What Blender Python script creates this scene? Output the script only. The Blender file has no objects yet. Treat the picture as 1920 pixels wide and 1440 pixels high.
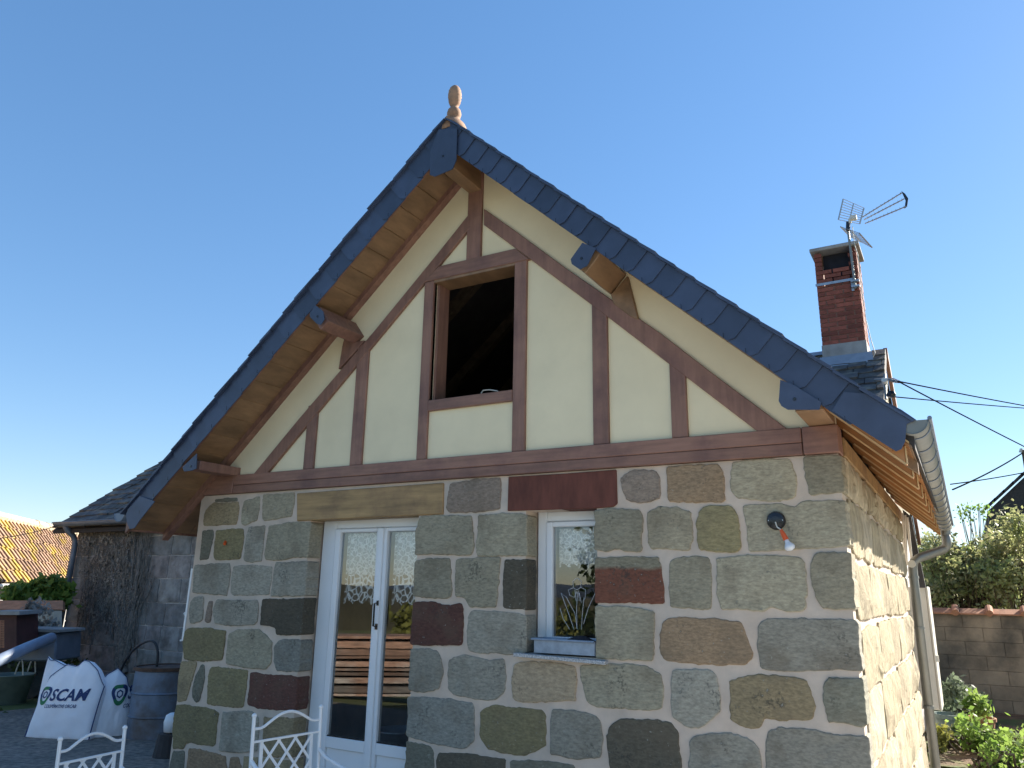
import bpy, bmesh, math, random
import numpy as np
from mathutils import Vector, Matrix, noise
sc = bpy.context.scene
COL = sc.collection
rad = math.radians

# ------------------------------------------------------------------ camera
F_PX, YAW, PITCH, ROLL = 1435.07, -0.52725, 0.26369, 0.01713
CAM = Vector((1.9975, -4.39221, 1.62))
_f = Vector((math.sin(YAW)*math.cos(PITCH), math.cos(YAW)*math.cos(PITCH), math.sin(PITCH)))
_r = Vector((math.cos(YAW), -math.sin(YAW), 0)); _u = _r.cross(_f)
CR = _r*math.cos(ROLL) + _u*math.sin(ROLL); CU = _u*math.cos(ROLL) - _r*math.sin(ROLL); CF = _f
cd = bpy.data.cameras.new('camera'); cam = bpy.data.objects.new('camera', cd); COL.objects.link(cam)
cd.sensor_width = 36; cd.lens = F_PX/1920*36; cd.clip_start = .05; cd.clip_end = 4000
cam.matrix_world = Matrix(((CR.x, CU.x, -CF.x, CAM.x), (CR.y, CU.y, -CF.y, CAM.y), (CR.z, CU.z, -CF.z, CAM.z), (0, 0, 0, 1)))
sc.camera = cam
# ------------------------------------------------------------------ light
SUN_AZ, SUN_EL = 32.0, 29.0          # azimuth from +y towards +x
w = bpy.data.worlds.new('World'); sc.world = w; w.use_nodes = True
wn = w.node_tree; bg = wn.nodes['Background']
sky = wn.nodes.new('ShaderNodeTexSky'); sky.sky_type = 'NISHITA'; sky.sun_disc = False
sky.sun_elevation = rad(SUN_EL); sky.sun_rotation = rad(SUN_AZ); sky.air_density = 1.0; sky.dust_density = .1; sky.ozone_density = 2.2
hs = wn.nodes.new('ShaderNodeHueSaturation'); hs.inputs['Saturation'].default_value = 1.42; gm_ = wn.nodes.new('ShaderNodeGamma'); gm_.inputs['Gamma'].default_value = .66; wn.links.new(sky.outputs[0], gm_.inputs['Color']); wn.links.new(gm_.outputs[0], hs.inputs['Color']); tm = wn.nodes.new('ShaderNodeMix'); tm.data_type = 'RGBA'; tm.blend_type = 'MULTIPLY'; tm.inputs[0].default_value = 1; tm.inputs[7].default_value = (.98, 1.02, 1.12, 1); wn.links.new(hs.outputs[0], tm.inputs[6]); wn.links.new(tm.outputs[2], bg.inputs['Color']); bg.inputs['Strength'].default_value = .100
sl = bpy.data.lights.new('sun', 'SUN'); sl.energy = 5.0; sl.angle = rad(.53); sl.color = (1, .93, .82)
so = bpy.data.objects.new('sun', sl); COL.objects.link(so)
SD = Vector((math.sin(rad(SUN_AZ))*math.cos(rad(SUN_EL)), math.cos(rad(SUN_AZ))*math.cos(rad(SUN_EL)), math.sin(rad(SUN_EL))))
so.rotation_euler = SD.to_track_quat('Z', 'Y').to_euler(); so.location = (20, 20, 30)
sc.view_settings.view_transform = 'Standard'; sc.view_settings.look = 'None'
sc.view_settings.gamma = 1; sc.view_settings.use_curve_mapping = False; sc.view_settings.exposure = 1.63
sc.render.engine = 'CYCLES'; sc.cycles.max_bounces = 8; sc.cycles.transparent_max_bounces = 12; sc.cycles.use_denoising = True

# ------------------------------------------------------------------ survey helper: where a sight line meets a real plane of the building
def W(px, py, **k):
    d = CF + CR*((px-960)/F_PX) - CU*((py-720)/F_PX)
    (a, v), = k.items(); i = 'xyz'.index(a)
    return CAM + d*((v-CAM[i])/d[i])
def PXY(p):
    d = Vector(p)-CAM; return 960+F_PX*d.dot(CR)/d.dot(CF), 720-F_PX*d.dot(CU)/d.dot(CF)

# ------------------------------------------------------------------ materials
def mat(name, color, rough=.8, metal=0, noise_amt=.25, noise_scale=8, bump=.3, bump_scale=40, bump_dist=.004, col2=None, col2_scale=3, col2_lo=.45, col2_hi=.65,
        stretch=None, objcolor=False, spec=None, rand=0, bump2=None):
    m = bpy.data.materials.new(name); m.use_nodes = True; nt = m.node_tree; N = nt.nodes; L = nt.links
    b = N['Principled BSDF']; b.inputs['Roughness'].default_value = rough; b.inputs['Metallic'].default_value = metal
    if spec is not None: b.inputs['Specular IOR Level'].default_value = spec
    tc = N.new('ShaderNodeTexCoord'); vec = tc.outputs['Object']
    if stretch:
        mp = N.new('ShaderNodeMapping'); mp.inputs['Scale'].default_value = stretch; L.new(vec, mp.inputs[0]); svec = mp.outputs[0]
    else: svec = vec
    def noi(scale, v, detail=6, r=.6):
        n = N.new('ShaderNodeTexNoise'); n.inputs['Scale'].default_value = scale; n.inputs['Detail'].default_value = detail; n.inputs['Roughness'].default_value = r
        L.new(v, n.inputs['Vector']); return n
    def mix(kind, fac, a, c):
        x = N.new('ShaderNodeMix'); x.data_type = 'RGBA'; x.blend_type = kind
        for s, val in ((0, fac), (6, a), (7, c)):
            if hasattr(val, 'node'): L.new(val, x.inputs[s])
            elif s: x.inputs[s].default_value = (*val, 1)
            else: x.inputs[s].default_value = val
        return x.outputs[2]
    def ramp(v, lo, hi, a=0, c=1):
        r = N.new('ShaderNodeMapRange'); r.inputs[1].default_value = lo; r.inputs[2].default_value = hi; r.inputs[3].default_value = a; r.inputs[4].default_value = c
        L.new(v, r.inputs[0]); return r.outputs[0]
    oi = N.new('ShaderNodeObjectInfo')
    if objcolor: base = oi.outputs['Color']
    else:
        rg = N.new('ShaderNodeRGB'); rg.outputs[0].default_value = (*color, 1); base = rg.outputs[0]
    if col2:
        n2 = noi(col2_scale, vec, 5, .65)
        base = mix('MIX', ramp(n2.outputs['Fac'], col2_lo, col2_hi), base, col2)
    n1 = noi(noise_scale, svec)
    f = ramp(n1.outputs['Fac'], .3, .7, 1-noise_amt, 1+noise_amt)
    hv = N.new('ShaderNodeHueSaturation'); L.new(base, hv.inputs['Color']); L.new(f, hv.inputs['Value'])
    out = hv.outputs[0]
    if rand:
        h2 = N.new('ShaderNodeHueSaturation'); L.new(out, h2.inputs['Color']); L.new(ramp(oi.outputs['Random'], 0, 1, 1-rand, 1+rand), h2.inputs['Value']); out = h2.outputs[0]
    L.new(out, b.inputs['Base Color'])
    if bump:
        nb = noi(bump_scale, svec, 8, .7); bp = N.new('ShaderNodeBump'); bp.inputs['Strength'].default_value = bump; bp.inputs['Distance'].default_value = bump_dist
        L.new(nb.outputs['Fac'], bp.inputs['Height'])
        if bump2:
            nb2 = noi(bump2[0], vec, 4, .5); bq = N.new('ShaderNodeBump'); bq.inputs['Strength'].default_value = bump2[1]; bq.inputs['Distance'].default_value = bump2[2]
            L.new(nb2.outputs['Fac'], bq.inputs['Height']); L.new(bp.outputs[0], bq.inputs['Normal']); L.new(bq.outputs[0], b.inputs['Normal'])
        else: L.new(bp.outputs[0], b.inputs['Normal'])
    return m
M = {}
def stone_material(name, tool):
    m = mat(name, (.2, .2, .18), rough=.92, noise_amt=.30, noise_scale=38, bump=.6, bump_scale=75, bump_dist=.004, objcolor=True, stretch=tool, bump2=(5, .5, .02))
    nt = m.node_tree; N = nt.nodes; L = nt.links; b = N['Principled BSDF']
    src = b.inputs['Base Color'].links[0].from_socket
    tc = [n for n in N if n.bl_idname == 'ShaderNodeTexCoord'][0]
    # large brown / grey patches, dark lichen specks and pale nicks
    a = N.new('ShaderNodeTexNoise'); a.inputs['Scale'].default_value = 4.2; a.inputs['Detail'].default_value = 8; L.new(tc.outputs['Object'], a.inputs['Vector'])
    r = N.new('ShaderNodeMapRange'); r.inputs[1].default_value = .5; r.inputs[2].default_value = .68; r.inputs[4].default_value = .45; L.new(a.outputs['Fac'], r.inputs[0])
    x = N.new('ShaderNodeMix'); x.data_type = 'RGBA'; x.inputs[7].default_value = (.135, .105, .07, 1); L.new(r.outputs[0], x.inputs[0]); L.new(src, x.inputs[6])
    s = N.new('ShaderNodeTexNoise'); s.inputs['Scale'].default_value = 60; s.inputs['Detail'].default_value = 6; L.new(tc.outputs['Object'], s.inputs['Vector'])
    s2 = N.new('ShaderNodeTexNoise'); s2.inputs['Scale'].default_value = 5; L.new(tc.outputs['Object'], s2.inputs['Vector'])
    mu = N.new('ShaderNodeMath'); mu.operation = 'MULTIPLY'; L.new(s.outputs['Fac'], mu.inputs[0]); L.new(s2.outputs['Fac'], mu.inputs[1])
    r2 = N.new('ShaderNodeMapRange'); r2.inputs[1].default_value = .34; r2.inputs[2].default_value = .43; r2.inputs[4].default_value = .6; L.new(mu.outputs[0], r2.inputs[0])
    y = N.new('ShaderNodeMix'); y.data_type = 'RGBA'; y.inputs[7].default_value = (.035, .035, .03, 1); L.new(r2.outputs[0], y.inputs[0]); L.new(x.outputs[2], y.inputs[6])
    r3 = N.new('ShaderNodeMapRange'); r3.inputs[1].default_value = .66; r3.inputs[2].default_value = .74; r3.inputs[4].default_value = .5; L.new(s.outputs['Fac'], r3.inputs[0])
    z = N.new('ShaderNodeMix'); z.data_type = 'RGBA'; z.inputs[7].default_value = (.4, .4, .35, 1); L.new(r3.outputs[0], z.inputs[0]); L.new(y.outputs[2], z.inputs[6])
    L.new(z.outputs[2], b.inputs['Base Color'])
    return m
M['stone'] = stone_material('sandstone', (1.0, 1.0, 2.4))
M['stone_two'] = stone_material('two_tone_sandstone', (1.0, 1.0, 2.4))
_n = M['stone_two'].node_tree; _o = [q for q in _n.nodes if q.bl_idname == 'ShaderNodeObjectInfo'][0]; _t = [q for q in _n.nodes if q.bl_idname == 'ShaderNodeTexCoord'][0]
_dst = [l.to_socket for l in _n.links if l.from_socket == _o.outputs['Color']]
_s = _n.nodes.new('ShaderNodeSeparateXYZ'); _n.links.new(_t.outputs['Object'], _s.inputs[0])
_w = _n.nodes.new('ShaderNodeTexNoise'); _w.inputs['Scale'].default_value = 9; _n.links.new(_t.outputs['Object'], _w.inputs['Vector'])
_a = _n.nodes.new('ShaderNodeMath'); _a.operation = 'MULTIPLY_ADD'; _a.inputs[1].default_value = .05; _n.links.new(_w.outputs['Fac'], _a.inputs[0]); _n.links.new(_s.outputs[2], _a.inputs[2])
_r = _n.nodes.new('ShaderNodeMapRange'); _zz = W(1180, 1066, y=0).z+.025; _r.inputs[1].default_value = _zz-.012; _r.inputs[2].default_value = _zz+.012; _n.links.new(_a.outputs[0], _r.inputs[0])
_m = _n.nodes.new('ShaderNodeMix'); _m.data_type = 'RGBA'; _m.inputs[7].default_value = (.22, .195, .135, 1); _n.links.new(_r.outputs[0], _m.inputs[0]); _n.links.new(_o.outputs['Color'], _m.inputs[6])
for _d in _dst: _n.links.new(_m.outputs[2], _d)
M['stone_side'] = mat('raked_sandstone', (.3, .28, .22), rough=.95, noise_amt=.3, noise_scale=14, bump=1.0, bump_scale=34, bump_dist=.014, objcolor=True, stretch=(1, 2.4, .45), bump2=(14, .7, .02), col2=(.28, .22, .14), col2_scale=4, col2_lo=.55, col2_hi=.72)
M['stone_old'] = mat('old_grey_stone', (.12, .12, .13), rough=.95, noise_amt=.3, noise_scale=6, bump=.6, bump_scale=20, bump_dist=.012, objcolor=True, col2=(.15, .14, .13), col2_scale=2.5)
M['mortar'] = mat('lime_mortar', (.58, .465, .37), rough=.95, noise_amt=.14, noise_scale=6, bump=.5, bump_scale=45, bump_dist=.004, col2=(.50, .43, .36), col2_scale=1.6, bump2=(7, .4, .015))
M['mortar_old'] = mat('old_mortar', (.52, .49, .46), rough=.95, noise_amt=.3, noise_scale=5, bump=.5, bump_scale=25)
M['plaster'] = mat('cream_plaster', (.79, .685, .465), rough=.9, noise_amt=.07, noise_scale=2, bump=.12, bump_scale=35, bump_dist=.003, bump2=(3, .15, .01))
M['timber'] = mat('stained_timber', (.26, .135, .095), rough=.6, noise_amt=.2, noise_scale=6, bump=.3, bump_scale=22, bump_dist=.003, col2=(.18, .09, .07), col2_scale=2.5, stretch=(5, 5, .5), rand=.1)
M['timber_h'] = mat('stained_timber_horizontal', (.26, .135, .095), rough=.6, noise_amt=.2, noise_scale=6, bump=.3, bump_scale=22, bump_dist=.003, col2=(.18, .09, .07), col2_scale=2.5, stretch=(.6, 4, 6), rand=.1)
M['soffit'] = mat('varnished_soffit_board', (.255, .15, .078), rough=.5, noise_amt=.28, noise_scale=4, bump=.15, bump_scale=20, bump_dist=.002, stretch=(3, 1, 3), rand=.14)
M['orange_wood'] = mat('orange_varnished_board', (.36, .155, .05), rough=.5, noise_amt=.25, noise_scale=4, bump=.15, bump_scale=20, bump_dist=.002, stretch=(1, 5, 1), rand=.12)
M['oak'] = mat('oiled_oak_lintel', (.36, .225, .095), rough=.6, noise_amt=.3, noise_scale=4, bump=.25, bump_scale=20, bump_dist=.003, stretch=(.5, 4, 6), col2=(.25, .15, .07), col2_scale=3)
M['slate'] = mat('new_slate', (.038, .055, .100), rough=.48, noise_amt=.2, noise_scale=6, bump=.25, bump_scale=25, bump_dist=.003, rand=.2)
M['slate_old'] = mat('weathered_slate', (.07, .065, .065), rough=.8, noise_amt=.4, noise_scale=7, bump=.7, bump_scale=22, bump_dist=.006, rand=.4, col2=(.15, .13, .1), col2_scale=5)
M['zinc'] = mat('zinc', (.24, .24, .22), rough=.5, metal=.65, noise_amt=.12, noise_scale=5, bump=.05, bump_scale=10)
M['zinc_dark'] = mat('dull_zinc', (.17, .20, .25), rough=.55, metal=.35, noise_amt=.2, noise_scale=4, bump=.05)
M['galv'] = mat('galvanised_steel', (.30, .35, .42), rough=.5, metal=.5, noise_amt=.22, noise_scale=14, bump=.1, bump_scale=20)
M['barrel'] = mat('blue_grey_steel', (.16, .20, .26), rough=.6, metal=.1, noise_amt=.25, noise_scale=5, bump=.1, col2=(.12, .10, .09), col2_scale=2)
M['rust'] = mat('rusty_rim', (.10, .055, .035), rough=.9, noise_amt=.4, noise_scale=12)
M['upvc'] = mat('white_frame_paint', (.78, .79, .80), rough=.35, noise_amt=.03, noise_scale=3, bump=0)
M['white'] = mat('white_lacquer', (.80, .80, .80), rough=.4, noise_amt=.05, noise_scale=10, bump=.05)
M['cabinet'] = mat('offwhite_plastic', (.62, .58, .50), rough=.5, noise_amt=.05, bump=0)
M['terracotta'] = mat('terracotta', (.42, .19, .10), rough=.85, noise_amt=.25, noise_scale=10, bump=.3)
M['finial'] = mat('weathered_terracotta', (.30, .18, .115), rough=.85, noise_amt=.3, noise_scale=12, bump=.35, bump_scale=30)
M['brick'] = mat('chimney_brick', (.21, .062, .042), rough=.9, noise_amt=.25, noise_scale=14, bump=.35, rand=.3, objcolor=False)
M['brick_mortar'] = mat('chimney_mortar', (.22, .12, .09), rough=.95, bump=.3)
M['cement'] = mat('cement_render', (.30, .29, .28), rough=.95, noise_amt=.25, noise_scale=5, bump=.4)
M['lead'] = mat('lead_flashing', (.30, .33, .38), rough=.5, metal=.3, noise_amt=.12, bump=.1)
M['granite'] = mat('speckled_granite', (.40, .40, .40), rough=.6, noise_amt=.7, noise_scale=110, bump=.1)
M['garden_wall'] = mat('dark_block_render', (.30, .225, .15), rough=.95, noise_amt=.4, noise_scale=2.2, bump=.5, bump_scale=14, col2=(.12, .10, .075), col2_scale=1.4, rand=.1)
M['barn_tile'] = mat('lichened_clay_tile', (.29, .185, .125), rough=.9, noise_amt=.4, noise_scale=9, bump=.4, rand=.28, col2=(.38, .27, .045), col2_scale=2.2, col2_lo=.5, col2_hi=.62)
M['barn_ridge'] = mat('lichened_ridge_mortar', (.42, .34, .24), rough=.95, noise_amt=.5, noise_scale=12, bump=.5)
M['red_wood'] = mat('dark_red_painted_wood', (.07, .02, .02), rough=.6, bump=.1)
M['bag'] = mat('woven_white_polypropylene', (.92, .90, .93), rough=.65, noise_amt=.05, noise_scale=5, bump=.25, bump_scale=60, bump_dist=.002, bump2=(6, .35, .03))
M['navy'] = mat('navy_print', (.02, .045, .15), rough=.7, bump=0, noise_amt=.05)
M['green_print'] = mat('green_print', (.03, .20, .08), rough=.7, bump=0, noise_amt=.05)
M['lit_line_wood'] = mat('pale_lit_line_wood', (.55, .36, .17), rough=.7, bump=0)  # pale tone paints lit lines along board joints and rafter edges
M['bounce_pale'] = mat('pale_bounce_slab', (.52, .49, .44), rough=.9, noise_amt=.15, noise_scale=3, bump=.3, bump_scale=20)  # pale surface of the slabs added to bounce sunlight
M['black'] = mat('black_plastic', (.012, .012, .016), rough=.25, bump=0, noise_amt=.05)
M['rubber'] = mat('black_rubber_hose', (.02, .02, .022), rough=.6, bump=0)
M['orange'] = mat('orange_plastic', (.65, .10, .02), rough=.4, bump=0, noise_amt=.05)
M['bulb'] = mat('frosted_bulb_glass', (.72, .74, .78), rough=.2, bump=0, noise_amt=.02)
M['bucket'] = mat('grey_green_rubber', (.20, .25, .225), rough=.6, noise_amt=.2, bump=.1)
M['pvc'] = mat('grey_pvc', (.22, .27, .36), rough=.45, noise_amt=.1, bump=0)
M['cable'] = mat('black_cable', (.015, .015, .015), rough=1, bump=0, spec=0)
M['alu'] = mat('aluminium_rod', (.36, .37, .38), rough=.4, metal=.7, bump=0, noise_amt=.05)
M['cloth_dark'] = mat('dark_cloth', (.02, .02, .028), rough=.95, noise_amt=.3, bump=.4)
M['interior'] = mat('interior_plaster', (.30, .30, .30), rough=.9, bump=0)
M['dark_roof'] = mat('dark_tile_roof', (.035, .032, .032), rough=.8, noise_amt=.3, bump=.3, rand=.3)
M['old_wood'] = mat('sawn_plank_wood', (.27, .16, .11), rough=.85, noise_amt=.45, noise_scale=6, bump=.5, bump_scale=18, stretch=(1, 1, 6), rand=.55, col2=(.30, .27, .24), col2_scale=1.5)
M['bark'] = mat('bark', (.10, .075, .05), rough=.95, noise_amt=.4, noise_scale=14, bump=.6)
M['dead'] = mat('dead_creeper', (.19, .17, .15), rough=.95, noise_amt=.5, noise_scale=20, bump=.3)
M['soil'] = mat('dark_mossy_earth', (.03, .03, .02), rough=.95, noise_amt=.5, noise_scale=5, bump=.8)
def leafmat(name, c, c2):
    m = mat(name, c, rough=.55, noise_amt=.35, noise_scale=3, bump=0, col2=c2, col2_scale=2.2, col2_lo=.4, col2_hi=.62)
    nt = m.node_tree; b = nt.nodes['Principled BSDF']; src = b.inputs['Base Color'].links[0].from_socket
    t = nt.nodes.new('ShaderNodeBsdfTranslucent'); mx = nt.nodes.new('ShaderNodeMixShader'); mx.inputs[0].default_value = .5
    nt.links.new(src, t.inputs[0]); out = nt.nodes['Material Output']
    nt.links.new(b.outputs[0], mx.inputs[1]); nt.links.new(t.outputs[0], mx.inputs[2]); nt.links.new(mx.outputs[0], out.inputs[0])
    return m
M['leaf_bright'] = leafmat('bright_leaf', (.17, .28, .05), (.24, .33, .08))
M['leaf_olive'] = leafmat('olive_leaf', (.29, .34, .12), (.33, .31, .17))
M['leaf_yellow'] = leafmat('yellow_green_leaf', (.28, .28, .06), (.16, .17, .05))
M['leaf_dark'] = leafmat('dark_leaf', (.05, .08, .025), (.08, .10, .03))
M['leaf_grey'] = leafmat('grey_leaf', (.12, .16, .10), (.17, .20, .13))
M['leaf_dead'] = leafmat('dead_leaf', (.30, .27, .24), (.46, .43, .39))
# glass: mirror coat over a clear pane
g = bpy.data.materials.new('window_glass'); g.use_nodes = True; nt = g.node_tree; nt.nodes.remove(nt.nodes['Principled BSDF'])
tr = nt.nodes.new('ShaderNodeBsdfTransparent'); tr.inputs[0].default_value = (.96, .97, .97, 1); gl = nt.nodes.new('ShaderNodeBsdfGlossy'); gl.inputs['Roughness'].default_value = 0
gl.inputs[0].default_value = (1, 1, 1, 1); fr = nt.nodes.new('ShaderNodeFresnel'); fr.inputs[0].default_value = 1.5
ad = nt.nodes.new('ShaderNodeMath'); ad.operation = 'MULTIPLY_ADD'; ad.inputs[1].default_value = 1.4; ad.inputs[2].default_value = .06; ad.use_clamp = True
mx = nt.nodes.new('ShaderNodeMixShader'); nt.links.new(fr.outputs[0], ad.inputs[0]); nt.links.new(ad.outputs[0], mx.inputs[0]); nt.links.new(tr.outputs[0], mx.inputs[1]); nt.links.new(gl.outputs[0], mx.inputs[2])
nt.links.new(mx.outputs[0], nt.nodes['Material Output'].inputs[0]); M['glass'] = g
def lacemat(name, kx, kz, lo):
    m = bpy.data.materials.new(name); m.use_nodes = True; nt = m.node_tree; N = nt.nodes; L = nt.links
    b = N['Principled BSDF']; b.inputs['Base Color'].default_value = (.9, .9, .88, 1); b.inputs['Roughness'].default_value = .9
    tc = N.new('ShaderNodeTexCoord'); sp = N.new('ShaderNodeSeparateXYZ'); L.new(tc.outputs['Object'], sp.inputs[0])
    v = N.new('ShaderNodeTexVoronoi'); v.feature = 'DISTANCE_TO_EDGE'; v.inputs['Scale'].default_value = kx; L.new(tc.outputs['Object'], v.inputs['Vector'])
    def wave(sock, freq):
        a = N.new('ShaderNodeMath'); a.operation = 'MULTIPLY'; a.inputs[1].default_value = freq; L.new(sock, a.inputs[0])
        c = N.new('ShaderNodeMath'); c.operation = 'SINE'; L.new(a.outputs[0], c.inputs[0]); return c.outputs[0]
    w1 = wave(sp.outputs[0], 6.2832/.075); w2 = wave(sp.outputs[2], 6.2832/kz)
    mu = N.new('ShaderNodeMath'); mu.operation = 'MULTIPLY'; L.new(w1, mu.inputs[0]); L.new(w2, mu.inputs[1])
    r = N.new('ShaderNodeMapRange'); r.inputs[1].default_value = -.3; r.inputs[2].default_value = .4; r.inputs[3].default_value = .85; r.inputs[4].default_value = 1.0; L.new(mu.outputs[0], r.inputs[0])
    e = N.new('ShaderNodeMapRange'); e.inputs[1].default_value = .05; e.inputs[2].default_value = .14; e.inputs[3].default_value = 1; e.inputs[4].default_value = lo; L.new(v.outputs['Distance'], e.inputs[0])
    mm = N.new('ShaderNodeMath'); mm.operation = 'MULTIPLY'; L.new(r.outputs[0], mm.inputs[0]); L.new(e.outputs[0], mm.inputs[1])
    L.new(mm.outputs[0], b.inputs['Alpha']); return m
M['lace'] = lacemat('lace_net', 34, .11, .6); M['lace_hem'] = lacemat('lace_hem_net', 20, .2, .12)

# ------------------------------------------------------------------ mesh helpers
class MB:
    def __init__(s): s.v = []; s.f = []
    def add(s, vs, fs):
        o = len(s.v); s.v += [tuple(v) for v in vs]; s.f += [tuple(i+o for i in f) for f in fs]; return s
    def box(s, a, b):
        x0, y0, z0 = a; x1, y1, z1 = b
        vs = [(x, y, z) for z in (z0, z1) for y in (y0, y1) for x in (x0, x1)]
        return s.add(vs, [(0, 2, 3, 1), (4, 5, 7, 6), (0, 1, 5, 4), (2, 6, 7, 3), (0, 4, 6, 2), (1, 3, 7, 5)])
    def prism(s, poly, off):                # poly: list of 3D points, off: extrude vector
        n = len(poly); off = Vector(off); vs = [Vector(p) for p in poly]; vs += [p+off for p in vs]
        return s.add(vs, [tuple(range(n)), tuple(range(2*n-1, n-1, -1))] + [(i, (i+1) % n, n+(i+1) % n, n+i)[::-1] for i in range(n)])
    def beam(s, a, b, w_, h, up=(0, 0, 1)):  # rectangular bar from a to b
        a = Vector(a); b = Vector(b); d = (b-a).normalized(); sd = d.cross(Vector(up)).normalized(); u = sd.cross(d)
        c = [sd*(w_/2)*i+u*(h/2)*j for i, j in ((-1, -1), (1, -1), (1, 1), (-1, 1))]
        return s.prism([a+q for q in c], b-a)
    def tube(s, pts, r, n=8, cap=True):
        pts = [Vector(p) for p in pts]; rs = r if isinstance(r, (list, tuple)) else [r]*len(pts); vs = []; ref = Vector((0, 0, 1))
        if abs((pts[1]-pts[0]).normalized().z) > .9: ref = Vector((0, 1, 0))
        for i, p in enumerate(pts):
            d = (pts[min(i+1, len(pts)-1)]-pts[max(i-1, 0)]).normalized(); a = d.cross(ref)
            a = a.normalized() if a.length > 1e-4 else d.orthogonal().normalized(); b = d.cross(a); ref = a.cross(d) if a.cross(d).length > .1 else ref
            vs += [p+(a*math.cos(t)+b*math.sin(t))*rs[i] for t in [2*math.pi*k/n for k in range(n)]]
        fs = [(i*n+k, i*n+(k+1) % n, (i+1)*n+(k+1) % n, (i+1)*n+k) for i in range(len(pts)-1) for k in range(n)]
        if cap: fs += [tuple(range(n-1, -1, -1)), tuple(range((len(pts)-1)*n, len(pts)*n))]
        return s.add(vs, fs)
    def lathe(s, prof, c, n=16):            # prof [(r,z)]
        c = Vector(c); vs = [c+Vector((r*math.cos(2*math.pi*k/n), r*math.sin(2*math.pi*k/n), z)) for r, z in prof for k in range(n)]
        fs = [(i*n+k, i*n+(k+1) % n, (i+1)*n+(k+1) % n, (i+1)*n+k) for i in range(len(prof)-1) for k in range(n)]
        fs += [tuple(range(n-1, -1, -1)), tuple(range((len(prof)-1)*n, len(prof)*n))]
        return s.add(vs, fs)
def props(o, label=None, cat=None, group=None, kind=None):
    if label: o['label'] = label
    if cat: o['category'] = cat
    if group: o['group'] = group
    if kind: o['kind'] = kind
    return o
def root_of(o):
    v = Vector((0, 0, 0))
    while o is not None: v = v+o.location; o = o.parent
    return v
def build(name, mb, m, parent=None, smooth=False, bevel=0, label=None, color=None, kind=None):
    off = root_of(parent); me = bpy.data.meshes.new(name)
    me.from_pydata([(x-off.x, y-off.y, z-off.z) for x, y, z in mb.v], [], mb.f)
    if bevel or True:
        bm = bmesh.new(); bm.from_mesh(me); bmesh.ops.recalc_face_normals(bm, faces=bm.faces)
        if name == 'glass_pane' and bm.faces and list(bm.faces)[0].normal.y > 0: bmesh.ops.reverse_faces(bm, faces=bm.faces)
        if bevel: bmesh.ops.bevel(bm, geom=[e for e in bm.edges if len(e.link_faces) == 2 and e.calc_face_angle(0) > .5], offset=bevel, segments=1, affect='EDGES', clamp_overlap=True)
        bm.to_mesh(me); bm.free()
    if smooth: me.polygons.foreach_set('use_smooth', [True]*len(me.polygons))
    if m: me.materials.append(M[m] if isinstance(m, str) else m)
    o = bpy.data.objects.new(name, me); COL.objects.link(o); o.parent = parent
    if label: o['label'] = label
    if kind: o['kind'] = kind
    if color: o.color = (*color, 1)
    return o
def thing(name, loc, label, cat, group=None):
    o = bpy.data.objects.new(name, None); COL.objects.link(o); o.location = loc; o.empty_display_size = .2
    return props(o, label, cat, group)
def rnd(a, b): return random.uniform(a, b)
def round_corners(poly, rr):
    out = []; n = len(poly)
    for i in range(n):
        p0, p, p1 = (np.array(poly[(i-1) % n]), np.array(poly[i]), np.array(poly[(i+1) % n]))
        for q in (p0, p1):
            d = q-p; l = np.linalg.norm(d); out.append(tuple(p+d*min(.3, rr/max(l, 1e-6))))
    return out
def resample(poly, step):
    out = []; n = len(poly)
    for i in range(n):
        a = np.array(poly[i]); b = np.array(poly[(i+1) % n]); k = max(1, int(np.linalg.norm(b-a)/step+.5))
        out += [tuple(a+(b-a)*j/k) for j in range(k)]
    return out
def stone(poly, to3, nrm, name, m, parent, color, proud=.010, back=.03, step=.03, rough=.0035, rr=.02, relief=.003, quoin=None):
    """poly in 2D plane coordinates; to3(a,b)->Vector on the wall plane; nrm outward"""
    nrm = Vector(nrm); poly = resample(round_corners(poly, rr), step); n = len(poly); c = np.mean(poly, axis=0)
    seed = rnd(0, 50)
    P = []
    for i, p in enumerate(poly):
        p = np.array(p); d = p-c; l = np.linalg.norm(d)
        j = noise.noise(Vector((p[0]*14+seed, p[1]*14, seed)))*rough*1.6+noise.noise(Vector((p[0]*45+seed, p[1]*45, seed)))*rough*1.5+rnd(-1, 1)*rough*.4+.003
        P.append(p+d/l*j)
    vs = []; fs = []
    def ring(scale_in, h, jit=0):
        base = len(vs)
        for p in P:
            d = c-p; l = np.linalg.norm(d); q = p+d/l*min(scale_in, l*.5) if scale_in < 1 else c+(p-c)*(scale_in-1)
            hh = h+(noise.noise(Vector((q[0]*6+seed, q[1]*6, 0)))*jit if jit else 0)
            vs.append(to3(q[0], q[1])+nrm*hh)
        return base
    r0 = ring(0, -back); r1 = ring(0, proud-.004); r2 = ring(.006, proud, relief*.5); r3 = ring(1.66, proud+relief*.6, relief*2); r4 = ring(1.3, proud+relief, relief*2)
    for a, b in ((r0, r1), (r1, r2), (r2, r3), (r3, r4)): fs += [(a+i, a+(i+1) % n, b+(i+1) % n, b+i) for i in range(n)]
    vs.append(to3(c[0], c[1])+nrm*(proud+relief)); k = len(vs)-1
    fs += [(r4+i, r4+(i+1) % n, k) for i in range(n)]
    mb = MB().add(vs, fs); return build(name, mb, m, parent, smooth=False, color=color)
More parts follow.
